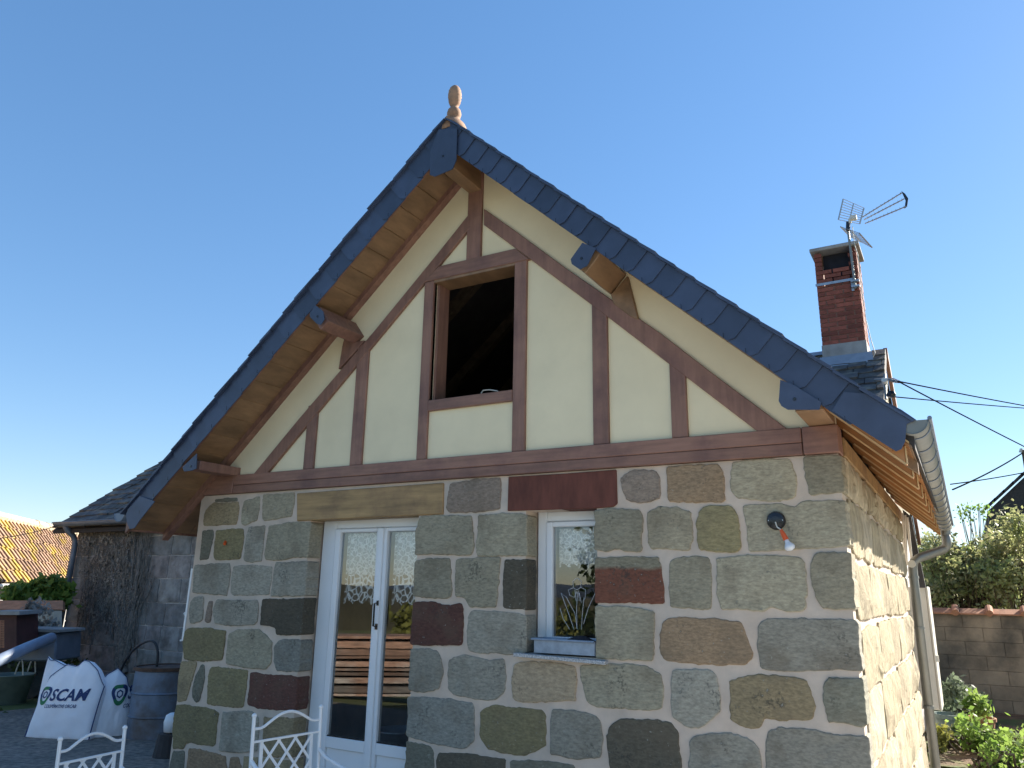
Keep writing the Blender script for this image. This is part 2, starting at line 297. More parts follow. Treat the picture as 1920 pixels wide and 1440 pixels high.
def grid_solid(mb, us, vs_, holes, to3, depth_vec):
    """slab over the grid us x vs_, leaving out the cells whose centre lies in a hole; only outside faces"""
    D = Vector(depth_vec); cell = {}
    for i in range(len(us)-1):
        for j in range(len(vs_)-1):
            cu, cv = (us[i]+us[i+1])/2, (vs_[j]+vs_[j+1])/2
            cell[i, j] = not any(h[0] < cu < h[1] and h[2] < cv < h[3] for h in holes)
    for (i, j), on in cell.items():
        if not on: continue
        a, b, c, d = to3(us[i], vs_[j]), to3(us[i+1], vs_[j]), to3(us[i+1], vs_[j+1]), to3(us[i], vs_[j+1])
        mb.add([a, b, c, d], [(0, 1, 2, 3)]); mb.add([a+D, b+D, c+D, d+D], [(3, 2, 1, 0)])
        for (di, dj, p, q) in ((0, -1, a, b), (1, 0, b, c), (0, 1, c, d), (-1, 0, d, a)):
            if not cell.get((i+di, j+dj), False): mb.add([p, p+D, q+D, q], [(0, 1, 2, 3)])
    return mb
def leaf_cloud(centers, radii, n, size, seed, squash=1, shell=.35, aspect=1.6):
    """n leaf-shaped quads spread through clumps"""
    rg = np.random.default_rng(seed); C = np.array(centers, float); Rr = np.array(radii, float)
    wgt = Rr**2/np.sum(Rr**2); idx = rg.choice(len(C), n, p=wgt); d = rg.normal(size=(n, 3)); d /= np.linalg.norm(d, axis=1)[:, None]
    r = Rr[idx]*(shell+(1-shell)*rg.random(n)**.6)*(1+.25*rg.normal(size=n)); pos = C[idx]+d*r[:, None]*np.array([1, 1, squash])
    a = rg.normal(size=(n, 3)); a /= np.linalg.norm(a, axis=1)[:, None]; b = np.cross(a, rg.normal(size=(n, 3))); b /= np.linalg.norm(b, axis=1)[:, None]
    s = size*(.6+.8*rg.random(n))[:, None]; V = np.stack([pos-a*s*aspect/2, pos+b*s*.42, pos+a*s*aspect/2, pos-b*s*.42], 1).reshape(-1, 3)
    return V, np.arange(4*n).reshape(-1, 4)
def fast_mesh(name, V, Fq, m, parent=None, kind=None):
    off = root_of(parent); V = V-np.array(off); me = bpy.data.meshes.new(name); me.vertices.add(len(V)); me.vertices.foreach_set('co', V.astype(np.float32).ravel())
    me.loops.add(Fq.size); me.loops.foreach_set('vertex_index', Fq.astype(np.int32).ravel()); me.polygons.add(len(Fq))
    k = Fq.shape[1]; me.polygons.foreach_set('loop_start', np.arange(0, Fq.size, k, dtype=np.int32)); me.update(calc_edges=True); me.validate()
    me.materials.append(M[m]); o = bpy.data.objects.new(name, me); COL.objects.link(o); o.parent = parent
    if kind: o['kind'] = kind
    return o

# ================================================================== ground
random.seed(3)
def ground_z(x, y):
    z = 0.0
    if y < -4.5: z -= min(1.0, (-4.5-y)*.13)
    if x < -9: z -= 0
    r = math.hypot(x, y)
    if r > 60: z += (r-60)*.0
    return z
xs = sorted(set([-900, -400, -200, -100, -60, -40]+[i*2.0 for i in range(-15, 16)]+[40, 60, 100, 200, 400, 900]))
gm = MB(); vs = [(x, y, ground_z(x, y)) for x in xs for y in xs]; n = len(xs)
gm.add(vs, [(i*n+j, (i+1)*n+j, (i+1)*n+j+1, i*n+j+1) for i in range(n-1) for j in range(n-1)])
M['ground'] = mat('lawn_and_earth', (.09, .11, .03), rough=.95, noise_amt=.35, noise_scale=1.5, bump=.6, bump_scale=12, bump_dist=.03, col2=(.12, .10, .05), col2_scale=.6)
M['yard'] = mat('dark_gravel_yard', (.24, .20, .165), rough=.95, noise_amt=.5, noise_scale=16, bump=.8, bump_scale=45, bump_dist=.015, col2=(.16, .14, .12), col2_scale=.8)
props(build('ground', gm, 'ground', None, smooth=True), kind='structure')
ym = MB(); yv = []
ny = 24
outline = [(-9.4, -4.4), (5.2, -4.4), (5.2, -.1), (1.9, .1), (1.9, 3.9), (-3.7, 3.9), (-8.6, 3.6), (-9.2, .5)]
props(build('yard_paving', MB().prism([(x, y, -.06) for x, y in outline], (0, 0, .072)), 'yard', None), kind='structure')
props(build('bounce_slab', MB().prism([(-1.2, -3.2, .0), (9, -3.2, .0), (9, -.02, .0), (-1.2, -.02, .0)], (0, 0, .018)), 'bounce_pale', None), kind='structure')  # added slab that bounces sun onto the shaded gable
props(build('bounce_slab_side', MB().prism([(1.52, -.015, .0), (6, -.015, .0), (6, 4.6, .0), (1.52, 4.6, .0)], (0, 0, .018)), 'bounce_pale', None), kind='structure')  # added slab that bounces sun up to the eaves soffit
props(build('bounce_slab_front', MB().prism([(-3, -4.45, -.05), (12, -4.45, -.05), (12, -3.21, -.05), (-3, -3.21, -.05)], (0, 0, .067)).prism([(-3, -12, -1.02), (12, -12, -1.02), (12, -4.46, -.04), (-3, -4.46, -.04)], (0, 0, .06)), 'bounce_pale', None), kind='structure')  # more added pale ground, out of view, for bounce light

# ================================================================== cottage with half-timbered gable
AX = -.902; KR, KL = .915, .876; Z0 = 4.95
YV = -.41
def top_z(x): s = x-AX; return Z0-(KR*s if s > 0 else -KL*s)
def sof_z(x): s = x-AX; return 4.80-(KR*s if s > 0 else -.885*s)
XL, XR, ZB, ZT, LW = -3.64, 1.484, 2.36, 2.5146, 3.9
LS = 4.22
cot = thing('stone_cottage', (AX, 0, 0), 'stone cottage gable with cream half-timbered upper wall, slate verges and white french door', 'house')
DX0, DX1, DZ = -2.325, -1.312, 2.112
WX0, WX1, WZ0, WZ1 = -.425, .050, 1.25, 2.112
fr = lambda a, b: Vector((a, 0, b))
mb = MB()
us = [XL+.008, DX0-.012, DX1+.012, WX0-.012, WX1+.012, XR-.010]; vz = [-.1, WZ0-.005, DZ+.01, ZB]
holes = [(DX0-.012, DX1+.012, -1, DZ+.01), (WX0-.012, WX1+.012, WZ0-.005, WZ1+.01)]
grid_solid(mb, us, vz, holes, fr, (0, .12, 0))
us2 = [XL+.008, DX0-.012, -1.10, WX0-.012, .18, XR-.010]; holes2 = [(DX0-.012, -1.10, -1, DZ+.04), (WX0-.012, .18, WZ0-.005, WZ1+.04)]
grid_solid(mb, us2, [-.1, WZ0-.005, DZ+.04, ZB], holes2, lambda a, b: Vector((a, .1201, b)), (0, .33, 0))
front = build('front_wall', mb, 'mortar', cot)
mb = MB()
mb.box((XR-.43, .4502, -.1), (XR-.012, LS, ZB)); side = build('side_wall', mb, 'mortar', cot)
build('left_wall', MB().box((XL+.01, .4502, -.1), (XL+.4, LW, ZB)), 'mortar', cot)
# inside: floor, back wall and ceiling of the room
build('room_floor', MB().box((XL+.41, .4502, -.1), (XR-.431, LW-.25, 0.03)), 'interior', cot)
build('room_back_wall', MB().box((XL+.41, LW-.24, .031), (XR-.431, LW-.04, 2.30)), 'interior', cot)
build('attic_floor', MB().box((XL+.02, .4502, 2.3601), (XR-.03, LW-.01, 2.42)), 'bark', cot)  # dark tone carries the shade of the attic

# ---- stones of the front, traced on the wall plane (survey sheet origin, then outline in sixths of a photo pixel)
PAL = {k_: tuple(min(.6, v_*f_) for v_, f_ in zip(c_, (1.24, 1.14, 1.01))) for k_, c_ in dict(g=(.255, .245, .195), G=(.31, .29, .225), b=(.24, .24, .215), B=(.195, .205, .195), o=(.20, .18, .105), n=(.215, .16, .108), r=(.085, .040, .033),
           R=(.15, .062, .042), t=(.34, .285, .21), d=(.08, .074, .058), k=(.15, .155, .13), v=(.215, .18, .155), y=(.25, .21, .135)).items()}
A, Bo, C, D, Eo, G, Fo, K, Nn, Mo, P, H = (300, 860), (300, 1100), (300, 1280), (740, 860), (740, 1100), (740, 1280), (1040, 1100), (1040, 860), (1320, 840), (1320, 1080), (1320, 1280), (1040, 1280)
ST = [
 (A, 'y', [(610,500),(880,490),(895,560),(860,740),(500,755),(500,640),(525,570)]),
 (A, 'k', [(625,458),(872,438),(875,478),(625,488)]),
 (A, 'g', [(950,480),(1125,425),(1120,560),(1095,690),(960,745),(925,730),(920,600)]),
 (A, 'G', [(1170,410),(1515,385),(1510,510),(1480,650),(1180,695),(1155,660)]),
 (A, 'k', [(485,812),(600,805),(605,870),(545,1130),(452,1135)]),
 (A, 'o', [(640,810),(920,785),(945,810),(945,900),(905,1130),(630,1140),(610,1100)]),
 (A, 'b', [(1010,770),(1185,755),(1175,850),(1145,1150),(1000,1165),(945,1130),(975,880)]),
 (A, 'g', [(1235,760),(1480,715),(1725,715),(1712,1108),(1550,1105),(1380,1140),(1190,1140),(1185,1060),(1230,800)]),
 (A, 'b', [(398,1200),(790,1175),(795,1290),(755,1540),(640,1525),(368,1505)]),
 (A, 'b', [(830,1210),(1050,1195),(1265,1215),(1260,1330),(1230,1530),(830,1540),(795,1500),(815,1300)]),
 (A, 'b', [(1310,1170),(1712,1155),(1640,1545),(1255,1545),(1290,1300)]),
 (Bo, 'b', [(400,115),(490,110),(497,170),(480,370),(400,415),(345,400),(330,290),(350,170)]),
 (Bo, 'v', [(555,160),(595,160),(575,380),(545,398),(510,390),(535,260)]),
 (Bo, 'b', [(650,145),(880,155),(1095,150),(1115,240),(1095,400),(1060,430),(760,435),(620,415),(605,240)]),
 (Bo, 'd', [(1160,140),(1400,140),(1628,130),(1600,540),(1315,545),(1305,470),(1230,440),(1135,430)]),
 (Bo, 'o', [(330,465),(560,465),(740,500),(735,600),(705,825),(560,830),(440,835),(275,815),(265,650),(285,510)]),
 (Bo, 'g', [(880,480),(1120,480),(1200,550),(1260,620),(1255,860),(1190,925),(1000,915),(750,870),(750,780),(785,540)]),
 (Bo, 'B', [(1340,600),(1480,588),(1585,600),(1562,950),(1320,945),(1285,850),(1290,680)]),
 (Bo, 'y', [(250,845),(400,840),(420,860),(365,1040),(300,1280),(200,1290),(195,1100),(220,900)]),
 (Bo, 'k', [(470,875),(500,880),(505,1040),(450,1280),(405,1295),(370,1260),(370,1140),(400,1020)]),
 (Bo, 'o', [(600,900),(800,920),(985,940),(985,1020),(945,1350),(870,1360),(700,1340),(530,1320),(550,1000),(570,930)]),
 (Bo, 'r', [(1060,960),(1200,990),(1480,1000),(1560,1020),(1548,1400),(1100,1370),(1000,1330),(990,1280),(1020,970)]),
 (C, 'o', [(190,245),(430,265),(600,300),(665,340),(640,480),(625,690),(600,715),(330,670),(290,690),(270,745),(150,735),(145,500),(165,330)]),
 (C, 'b', [(710,330),(1040,320),(1110,400),(1110,560),(1095,760),(860,790),(670,760),(700,480)]),
 (C, 'y', [(1180,390),(1520,400),(1505,840),(1160,830),(1165,600)]),
 (C, 'k', [(150,770),(280,775),(265,1000),(250,1230),(85,1230),(110,960)]),
 (C, 'n', [(330,740),(550,770),(740,830),(755,960),(740,1220),(290,1220),(305,960)]),
 (C, 'n', [(800,840),(890,840),(915,960),(910,1200),(775,1200),(780,960)]),
 (C, 'y', [(945,830),(1095,840),(1500,880),(1480,1200),(950,1200),(935,960)]),
 (D, 'v', [(640,275),(900,240),(1195,220),(1200,400),(1180,570),(900,605),(620,605),(590,560),(600,420)]),
 (D, 'g', [(290,650),(560,635),(870,645),(880,800),(895,1000),(860,1090),(460,1070),(262,1080),(268,800)]),
 (D, 'g', [(950,640),(1200,620),(1430,620),(1500,640),(1500,1090),(930,1090),(930,1000),(940,760)]),
 (D, 'g', [(240,1150),(400,1120),(620,1130),(635,1240),(640,1540),(600,1570),(420,1570),(235,1540),(240,1300)]),
 (D, 'g', [(700,1130),(900,1120),(1190,1110),(1180,1300),(1155,1560),(1140,1670),(840,1670),(820,1600),(800,1560),(690,1550),(685,1380)]),
 (D, 'd', [(1240,1135),(1480,1135),(1495,1200),(1490,1700),(1400,1690),(1225,1670),(1225,1400)]),
 (Eo, 'r', [(240,175),(330,165),(500,185),(620,210),(750,180),(770,240),(775,630),(740,660),(400,665),(205,645),(185,560),(195,330)]),
 (Eo, 'b', [(870,265),(1130,275),(1400,300),(1470,330),(1475,690),(1420,740),(1300,765),(1130,740),(960,750),(850,720),(820,640),(830,330)]),
 (Eo, 'b', [(185,700),(350,700),(480,720),(520,800),(550,940),(500,1140),(400,1180),(250,1185),(165,1160),(165,900)]),
 (Eo, 'b', [(610,830),(680,790),(780,770),(950,800),(1080,830),(1220,810),(1250,880),(1255,1060),(1230,1190),(1150,1270),(950,1270),(680,1220),(610,1150),(600,950)]),
 (Eo, 't', [(1350,870),(1500,845),(1750,850),(2030,890),(2050,960),(2040,1280),(1900,1280),(1560,1295),(1440,1300),(1340,1260),(1325,1100)]),
 (G, 'B', [(170,165),(400,165),(640,190),(880,225),(895,300),(895,640),(820,720),(740,740),(560,710),(300,650),(130,600),(110,500),(130,260)]),
 (G, 'o', [(970,320),(1050,270),(1150,250),(1300,280),(1500,290),(1660,310),(1700,370),(1700,660),(1690,720),(1560,780),(1470,815),(1300,800),(1050,740),(990,660),(960,560)]),
 (G, 'b', [(1775,300),(1850,295),(2100,325),(2250,365),(2310,410),(2340,620),(2320,830),(2110,865),(1850,820),(1760,800),(1755,500)]),
 (G, 'k', [(140,660),(250,680),(400,710),(440,780),(440,960),(430,1250),(90,1250),(100,900)]),
 (G, 'd', [(500,790),(800,790),(1000,830),(1240,860),(1250,1000),(1250,1250),(480,1250),(480,900)]),
 (G, 'k', [(1310,880),(1500,875),(1800,890),(2020,930),(2040,1050),(2040,1250),(1300,1250)]),
 (Fo, 'g', [(480,220),(720,220),(960,240),(1110,290),(1120,480),(1115,700),(1100,830),(860,825),(640,810),(480,800),(476,500)]),
 (K, 'R', [(490,1120),(780,1105),(1060,1110),(1170,1100),(1200,1280),(1225,1440),(1240,1600),(1230,1630),(900,1620),(480,1620),(478,1300)]),
 (Fo, 'g', [(300,890),(560,865),(800,870),(1020,890),(1110,940),(1190,980),(1220,1140),(1230,1250),(1190,1370),(1040,1390),(780,1370),(460,1350),(370,1300),(330,1140),(295,1000)]),
 (Fo, 'n', [(1240,380),(1330,350),(1500,350),(1680,365),(1780,350),(1980,395),(2100,390),(2140,480),(2170,580),(2230,760),(2180,860),(2110,885),(1830,880),(1680,865),(1420,850),(1250,820),(1190,740),(1190,560),(1210,440)]),
 (Fo, 'b', [(1330,935),(1560,930),(1730,940),(1820,1010),(1850,1150),(1870,1400),(1740,1510),(1640,1590),(1480,1560),(1330,1460),(1310,1300),(1320,1100)]),
 (K, 'v', [(780,190),(860,135),(1140,130),(1180,200),(1190,440),(1060,490),(920,500),(820,470),(780,360),(755,240)]),
 (K, 'n', [(1280,100),(1560,80),(1840,70),(1895,130),(1910,300),(1915,480),(1500,490),(1290,480),(1275,350),(1265,150)]),
 (K, 'g', [(490,590),(640,555),(780,565),(960,575),(990,650),(990,800),(970,900),(985,1020),(940,1050),(800,1040),(720,1005),(600,1045),(490,1020),(476,800)]),
 (K, 'G', [(1060,600),(1180,535),(1420,560),(1530,600),(1555,700),(1550,900),(1520,1030),(1240,1010),(1100,1020),(1055,960),(1045,700)]),
 (K, 'o', [(1640,600),(1690,540),(1780,530),(1970,535),(2030,600),(2070,700),(2095,880),(2095,1010),(2050,1050),(1730,1040),(1640,1020),(1600,900),(1600,720)]),
 (K, 'g', [(1310,1140),(1400,1105),(1600,1095),(1740,1120),(1760,1250),(1760,1440),(1760,1640),(1740,1690),(1650,1700),(1560,1680),(1310,1670),(1290,1500),(1285,1250)]),
 (Nn, 'G', [(330,160),(600,130),(960,120),(1000,200),(1040,300),(1045,420),(1030,560),(990,580),(750,600),(520,580),(380,560),(310,470),(300,280)]),
 (Nn, 'g', [(1125,105),(1300,90),(1538,80),(1556,500),(1300,520),(1190,525),(1160,380),(1125,220)]),
 (Nn, 'g', [(440,645),(700,630),(900,640),(1010,665),(1130,605),(1400,590),(1562,595),(1580,750),(1600,1100),(1440,1120),(1150,1130),(900,1150),(520,1165),(490,1080),(480,900),(460,770)]),
 (Nn, 'g', [(150,1240),(480,1210),(800,1205),(1040,1225),(1130,1280),(1150,1440),(1165,1600),(1130,1800),(1080,1840),(900,1830),(760,1790),(660,1830),(200,1810),(165,1650),(150,1440)]),
 (Nn, 'g', [(1250,1180),(1600,1180),(1630,1320),(1660,1600),(1675,1800),(1450,1820),(1330,1790),(1270,1690),(1220,1520),(1200,1330)]),
 (Mo, 'b', [(620,520),(700,485),(950,475),(1280,490),(1675,490),(1695,600),(1735,1060),(1500,1050),(1100,1070),(730,1065),(650,1030),(620,900),(600,700)]),
 (Mo, 'y', [(290,1170),(480,1120),(750,1110),(1140,1165),(1190,1280),(1230,1440),(1250,1470),(1230,1600),(1160,1620),(900,1620),(690,1590),(640,1700),(560,1710),(420,1690),(310,1620),(295,1400)]),
 (Mo, 'k', [(1390,1145),(1738,1155),(1762,1250),(1785,1500),(1795,1680),(1690,1680),(1560,1650),(1400,1630),(1380,1500),(1345,1430),(1350,1240)]),
 (P, 'b', [(-140,620),(-80,580),(120,575),(320,580),(500,630),(620,730),(640,900),(660,1050),(650,1250),(-160,1250),(-160,720)]),
 (P, 'b', [(715,560),(860,500),(1200,530),(1400,570),(1800,600),(1830,720),(1855,960),(1875,1250),(730,1250),(705,900),(705,650)]),
 (H, 'd', [(740,420),(1000,410),(1300,440),(1380,560),(1400,720),(1425,950),(1430,1250),(680,1250),(620,880),(590,620),(640,500)]),
]
random.seed(11)
zlow = 9; stone_boxes = []
for (ox, oy), c, pts in ST:
    pl = []
    for a, b in pts:
        q = W(ox+a/6, oy+b/6, y=0); pl.append([q.x, q.z])
    x1 = max(p[0] for p in pl); x0 = min(p[0] for p in pl); back = .035
    corner = x1 > XR-.06
    jamb = (abs(x1-DX0) < .06) or (abs(x0-DX1) < .05) or (abs(x1-WX0) < .05) or (abs(x0-WX1) < .05)
    for p in pl:
        if corner and p[0] > XR-.05: p[0] = XR+.004
        if abs(p[0]-DX0) < .05 and p[1] < DZ: p[0] = DX0
        if abs(p[0]-DX1) < .04 and p[1] < DZ: p[0] = DX1
        if abs(p[0]-WX0) < .04 and WZ0-.05 < p[1] < WZ1: p[0] = WX0
        if abs(p[0]-WX1) < .04 and WZ0-.05 < p[1] < WZ1: p[0] = WX1
        p[0] = max(p[0], XL)
    if jamb: back = .119
    if corner: back = rnd(.10, .16)
    kc = rnd(.80, 1.16); col = tuple(v*kc for v in PAL[c])
    stone([tuple(p) for p in pl], fr, (0, -1, 0), 'stone', 'stone_two' if c == 'R' else 'stone', front, col, proud=rnd(.006, .012), back=back, rr=.009, step=.018, rough=.0045)
    stone_boxes.append((x0, x1, min(p[1] for p in pl)))
# the courses below the picture's lower edge
z = .36
for z1 in (.36, .05):
    x = XL+.01
    while x < XR-.1:
        wd = min(rnd(.3, .55), XR-x); xe = x+wd if XR-(x+wd) > .15 else XR+.004
        lo = z1-.27
        # keep clear of the door and of traced stones
        low = min([b[2] for b in stone_boxes if b[0]-.02 < xe and b[1]+.02 > x]+[9])
        t = min(z1, low-.03)
        if t-lo > .08 and not (xe > DX0-.02 and x < DX1+.02):
            stone([(x, lo), (xe-.035 if xe < XR else xe, lo), (xe-.035 if xe < XR else xe, t), (x, t)], fr, (0, -1, 0), 'stone', 'stone', front, PAL[random.choice('gbokn')])
        x = xe if not (xe > DX0-.02 and x < DX1+.02) else DX1+.03
def wpoly(pts, y): return [W(a, b, y=y) for a, b in pts]
# stone lintel over the window, timber lintel over the door
lm = MB().prism(wpoly([(953, 894), (1055, 888), (1155, 880.5), (1157, 944), (1150, 950), (1116, 953), (951, 958)], -.012), (0, .20, 0))
build('window_lintel', lm, mat('red_sandstone_lintel', (.13, .042, .028), rough=.85, noise_amt=.3, noise_scale=7, bump=.3, stretch=(2, 2, .6)), cot, bevel=.004, label='dark red sandstone lintel')
dl = MB().prism(wpoly([(556, 925), (831, 905), (830, 964), (556, 977)], -.014), (0, .131, 0))
build('door_lintel', dl, 'oak', cot, bevel=.005, label='golden brown timber lintel')

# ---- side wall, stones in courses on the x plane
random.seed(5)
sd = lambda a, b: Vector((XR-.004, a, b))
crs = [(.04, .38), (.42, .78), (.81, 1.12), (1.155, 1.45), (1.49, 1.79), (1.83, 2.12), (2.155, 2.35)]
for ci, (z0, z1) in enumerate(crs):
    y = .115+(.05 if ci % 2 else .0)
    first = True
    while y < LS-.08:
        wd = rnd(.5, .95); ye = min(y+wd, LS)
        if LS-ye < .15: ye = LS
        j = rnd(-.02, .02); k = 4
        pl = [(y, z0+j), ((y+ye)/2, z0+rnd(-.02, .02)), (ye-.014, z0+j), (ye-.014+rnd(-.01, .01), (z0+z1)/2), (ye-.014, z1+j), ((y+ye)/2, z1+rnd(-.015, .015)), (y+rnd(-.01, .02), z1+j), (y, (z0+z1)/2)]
        stone(pl, sd, (1, 0, 0), 'stone', 'stone_side', side, random.choice([(.44, .37, .25), (.38, .32, .21), (.47, .40, .28), (.34, .285, .19)]), proud=rnd(.004, .010), back=.03, step=.035, rough=.006, relief=.012)  # lighter than the front stones: sunlight put into the colour
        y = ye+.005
# ---- gable infill
mb = MB(); WL, WR_, GB, GT = -1.250, -.543, 2.946, 3.895
def gp(pts): mb.prism([(x, 0, z) for x, z in pts], (0, .16, 0))
gp([(-3.5, 2.44), (WL, 2.44), (WL, sof_z(WL)), (-3.5, sof_z(-3.5))]); gp([(WL, 2.44), (WR_, 2.44), (WR_, GB), (WL, GB)])
gp([(WL, GT), (WR_, GT), (WR_, sof_z(WR_)), (AX, sof_z(AX)), (WL, sof_z(WL))]); gp([(WR_, 2.44), (1.47, 2.44), (1.47, sof_z(1.47)), (WR_, sof_z(WR_))])
build('plaster_infill', mb, 'plaster', cot)
def board(name, pts, yf, th, m='timber', bev=.004, label=None):
    return build(name, MB().prism(wpoly(pts, yf), (0, th, 0)), m, cot, bevel=bev, label=label)
build('sill_beam', MB().box((-3.215, -.032, 2.431), (1.300, .05, ZT)), 'timber_h', cot, bevel=.004)
build('sill_plank', MB().box((-3.213, -.030, 2.363), (1.299, .05, 2.4285)), 'timber_h', cot, bevel=.003)
build('beam_end_block', MB().box((1.304, -.034, 2.363), (XR+.003, .12, ZT)), 'timber_h', cot, bevel=.004)
build('beam_end_block', MB().box((-3.62, -.034, 2.363), (-3.218, .12, ZT)), 'timber_h', cot, bevel=.004)
board('brace', [(470.5, 894), (496, 892), (880.5, 427), (882, 397), (820, 475), (700, 622), (560, 785)], -.026, .04)
board('brace', [(1479, 806), (1424, 812), (1113, 574), (906.7, 421), (906.7, 391), (965, 432), (1060, 502), (1240, 626), (1340, 703)], -.026, .04)
board('collar_beam', [(822, 499), (966, 465.5), (992, 485), (985, 487.5), (794, 529)], -.0285, .04, 'timber_h')
build('king_post', MB().box((-.962, -.024, 3.975), (-.836, .03, 4.72)), 'timber', cot, bevel=.004)
build('window_post', MB().box((-1.336, -.022, ZT+.001), (WL, .03, 3.885)), 'timber', cot, bevel=.004)
build('window_post', MB().box((WR_, -.022, ZT+.001), (-.444, .03, 3.905)), 'timber', cot, bevel=.004)
build('window_sill_rail', MB().box((WL+.001, -.025, 2.866), (WR_-.001, .14, GB)), 'timber_h', cot, bevel=.004)
build('window_lining', MB().box((WL+.0005, .031, GB+.001), (WL+.022, .16, GT-.001)), 'timber', cot)
build('window_lining', MB().box((WR_-.022, .031, GB+.001), (WR_-.0005, .16, GT-.001)), 'timber', cot)
build('window_head', MB().box((WL+.001, -.020, GT-.030), (WR_-.001, .16, GT+.01)), 'soffit', cot)
for x0, x1, zt in ((-1.966, -1.850, 3.56), (.052, .160, 3.50), (-2.447, -2.340, 3.10), (.565, .664, 3.05)):
    xm = (x0+x1)/2; h = 4.446-.907*abs(xm-AX)-.06
    build('stud', MB().box((x0, -.021, ZT+.001), (x1, .03, h)), 'timber', cot, bevel=.004)
board('corbel_block', [(1145, 552), (1176, 517), (1197, 600), (1180, 592), (1150, 569)], -.030, .04, 'soffit')
board('corbel_block', [(645, 634), (668, 640), (683, 638), (660, 665), (634, 692), (641, 650)], -.030, .04, 'timber')
# purlins and wall plates that carry the verge
def purlin(pts2, y0=-.405, y1=.06, m='soffit'):
    build('purlin', MB().prism([(x, y0, z) for x, z in pts2], (0, y1-y0, 0)), m, cot, bevel=.004)
dR = (.738, -.675); pR = (-.675, -.738)
U = (.295, 3.63); purlin([U, (U[0]+.163*pR[0], U[1]+.163*pR[1]), (U[0]+.163*pR[0]-.09*dR[0], U[1]+.163*pR[1]-.09*dR[1]), (U[0]-.09*dR[0], U[1]-.09*dR[1])])
a_, b_, c_ = W(667, 605, y=0), W(683, 631, y=0), W(672, 641, y=0)
purlin([(a_.x, a_.z), (b_.x, b_.z), (c_.x-.02, c_.z-.02), (a_.x+c_.x-b_.x-.02, a_.z+c_.z-b_.z-.02)], m='timber')
purlin([(-3.31, 2.505), (-3.18, 2.505), (-3.18, 2.578), (-3.31, 2.578)], m='timber')
purlin([(-.957, 4.54), (-.848, 4.54), (-.848, 4.73), (-.957, 4.73)])
purlin([(1.34, 2.517), (1.474, 2.517), (1.474, 2.60), (1.34, 2.60)], y1=0)
build('wall_plate', MB().box((1.44, .125, ZB+.003), (1.497, LS+.18, 2.47)), 'oak', cot, bevel=.004)
build('wall_plate', MB().box((-3.66, .125, ZB+.003), (-3.56, LW, 2.45)), 'timber', cot)
# soffit boards
SW = .2
for sgn, nx in ((1, 15), (-1, 17)):
    kk = KR if sgn > 0 else .885
    smax = 2.75 if sgn > 0 else 3.10
    L_ = math.hypot(1, kk); t = .02
    while t < smax*L_-.02:
        t2 = min(t+SW, smax*L_); s0, s1 = (t+.003)/L_, (t2-.004)/L_
        z_0, z_1 = 4.80-kk*s0, 4.80-kk*s1; x0, x1 = AX+sgn*s0, AX+sgn*s1
        build('soffit_board', MB().prism([(x0, YV+.004, z_0), (x1, YV+.004, z_1), (x1, YV+.004, z_1+.02), (x0, YV+.004, z_0+.02)], (0, .405, 0)), 'soffit', cot, bevel=.003)
        t = t2
    x1 = AX+sgn*smax
    build('wall_rafter', MB().prism([(AX+sgn*.02, -.062, 4.735), (x1, -.062, 4.735-kk*smax+kk*.0), (x1, -.062, 4.798-kk*smax), (AX+sgn*.02, -.062, 4.795)], (0, .0615, 0)), 'soffit' if sgn > 0 else 'timber', cot)
# eaves soffit, right: narrow boards laid down the slope
y = YV+.0; i = 0
while y < LS+.15:
    ye = y+.16
    x0, x1 = XR-.0, 1.835
    zz = lambda x: sof_z(x)
    build('eaves_board', MB().prism([(1.497 if y > -.0 else 1.50, y+.0015, zz(1.50)-.002), (x1, y+.0015, zz(x1)-.002), (x1, y+.0015, zz(x1)+.018), (1.497, y+.0015, zz(1.497)+.018)], (0, .146, 0)), 'orange_wood', cot, bevel=.003)
    y = ye
y = .0
while y < LW-.05:
    build('eaves_board', MB().prism([(-3.665, y+.002, sof_z(-3.665)), (-3.995, y+.002, sof_z(-3.995)), (-3.995, y+.002, sof_z(-3.995)+.018), (-3.665, y+.002, sof_z(-3.665)+.018)], (0, .196, 0)), 'soffit', cot)
    y += .2
build('lit_line_wood', MB().prism([(1.50, YV, sof_z(1.50)+.019), (1.835, YV, sof_z(1.835)+.019), (1.835, YV, sof_z(1.835)+.03), (1.50, YV, sof_z(1.50)+.03)], (0, LS+.2-YV, 0)), 'lit_line_wood', cot)  # board behind the joints, pale so they look lit
yr = YV+.02
while yr < LS+.3:
    zb_ = lambda x: sof_z(x)-.095
    rt = build('rafter_tail', MB().prism([(1.44, yr, zb_(1.44)), (1.815, yr, zb_(1.815)), (1.815, yr, sof_z(1.815)-.004), (1.44, yr, sof_z(1.44)-.004)], (0, .075, 0)), 'orange_wood', cot, bevel=.006)
    build('edge_highlight', MB().beam((1.50, yr+.002, zb_(1.50)+.001), (1.812, yr+.002, zb_(1.812)+.001), .008, .008).beam((1.8165, yr+.002, zb_(1.815)+.004), (1.8165, yr+.002, sof_z(1.815)-.006), .007, .007, up=(0, 1, 0)), 'lit_line_wood', rt)  # pale strips painted as highlights along the rafter edges
    yr += .48
build('fascia_board', MB().box((-4.02, YV+.01, 2.045), (-4.0, LW, 2.19)), 'timber', cot)
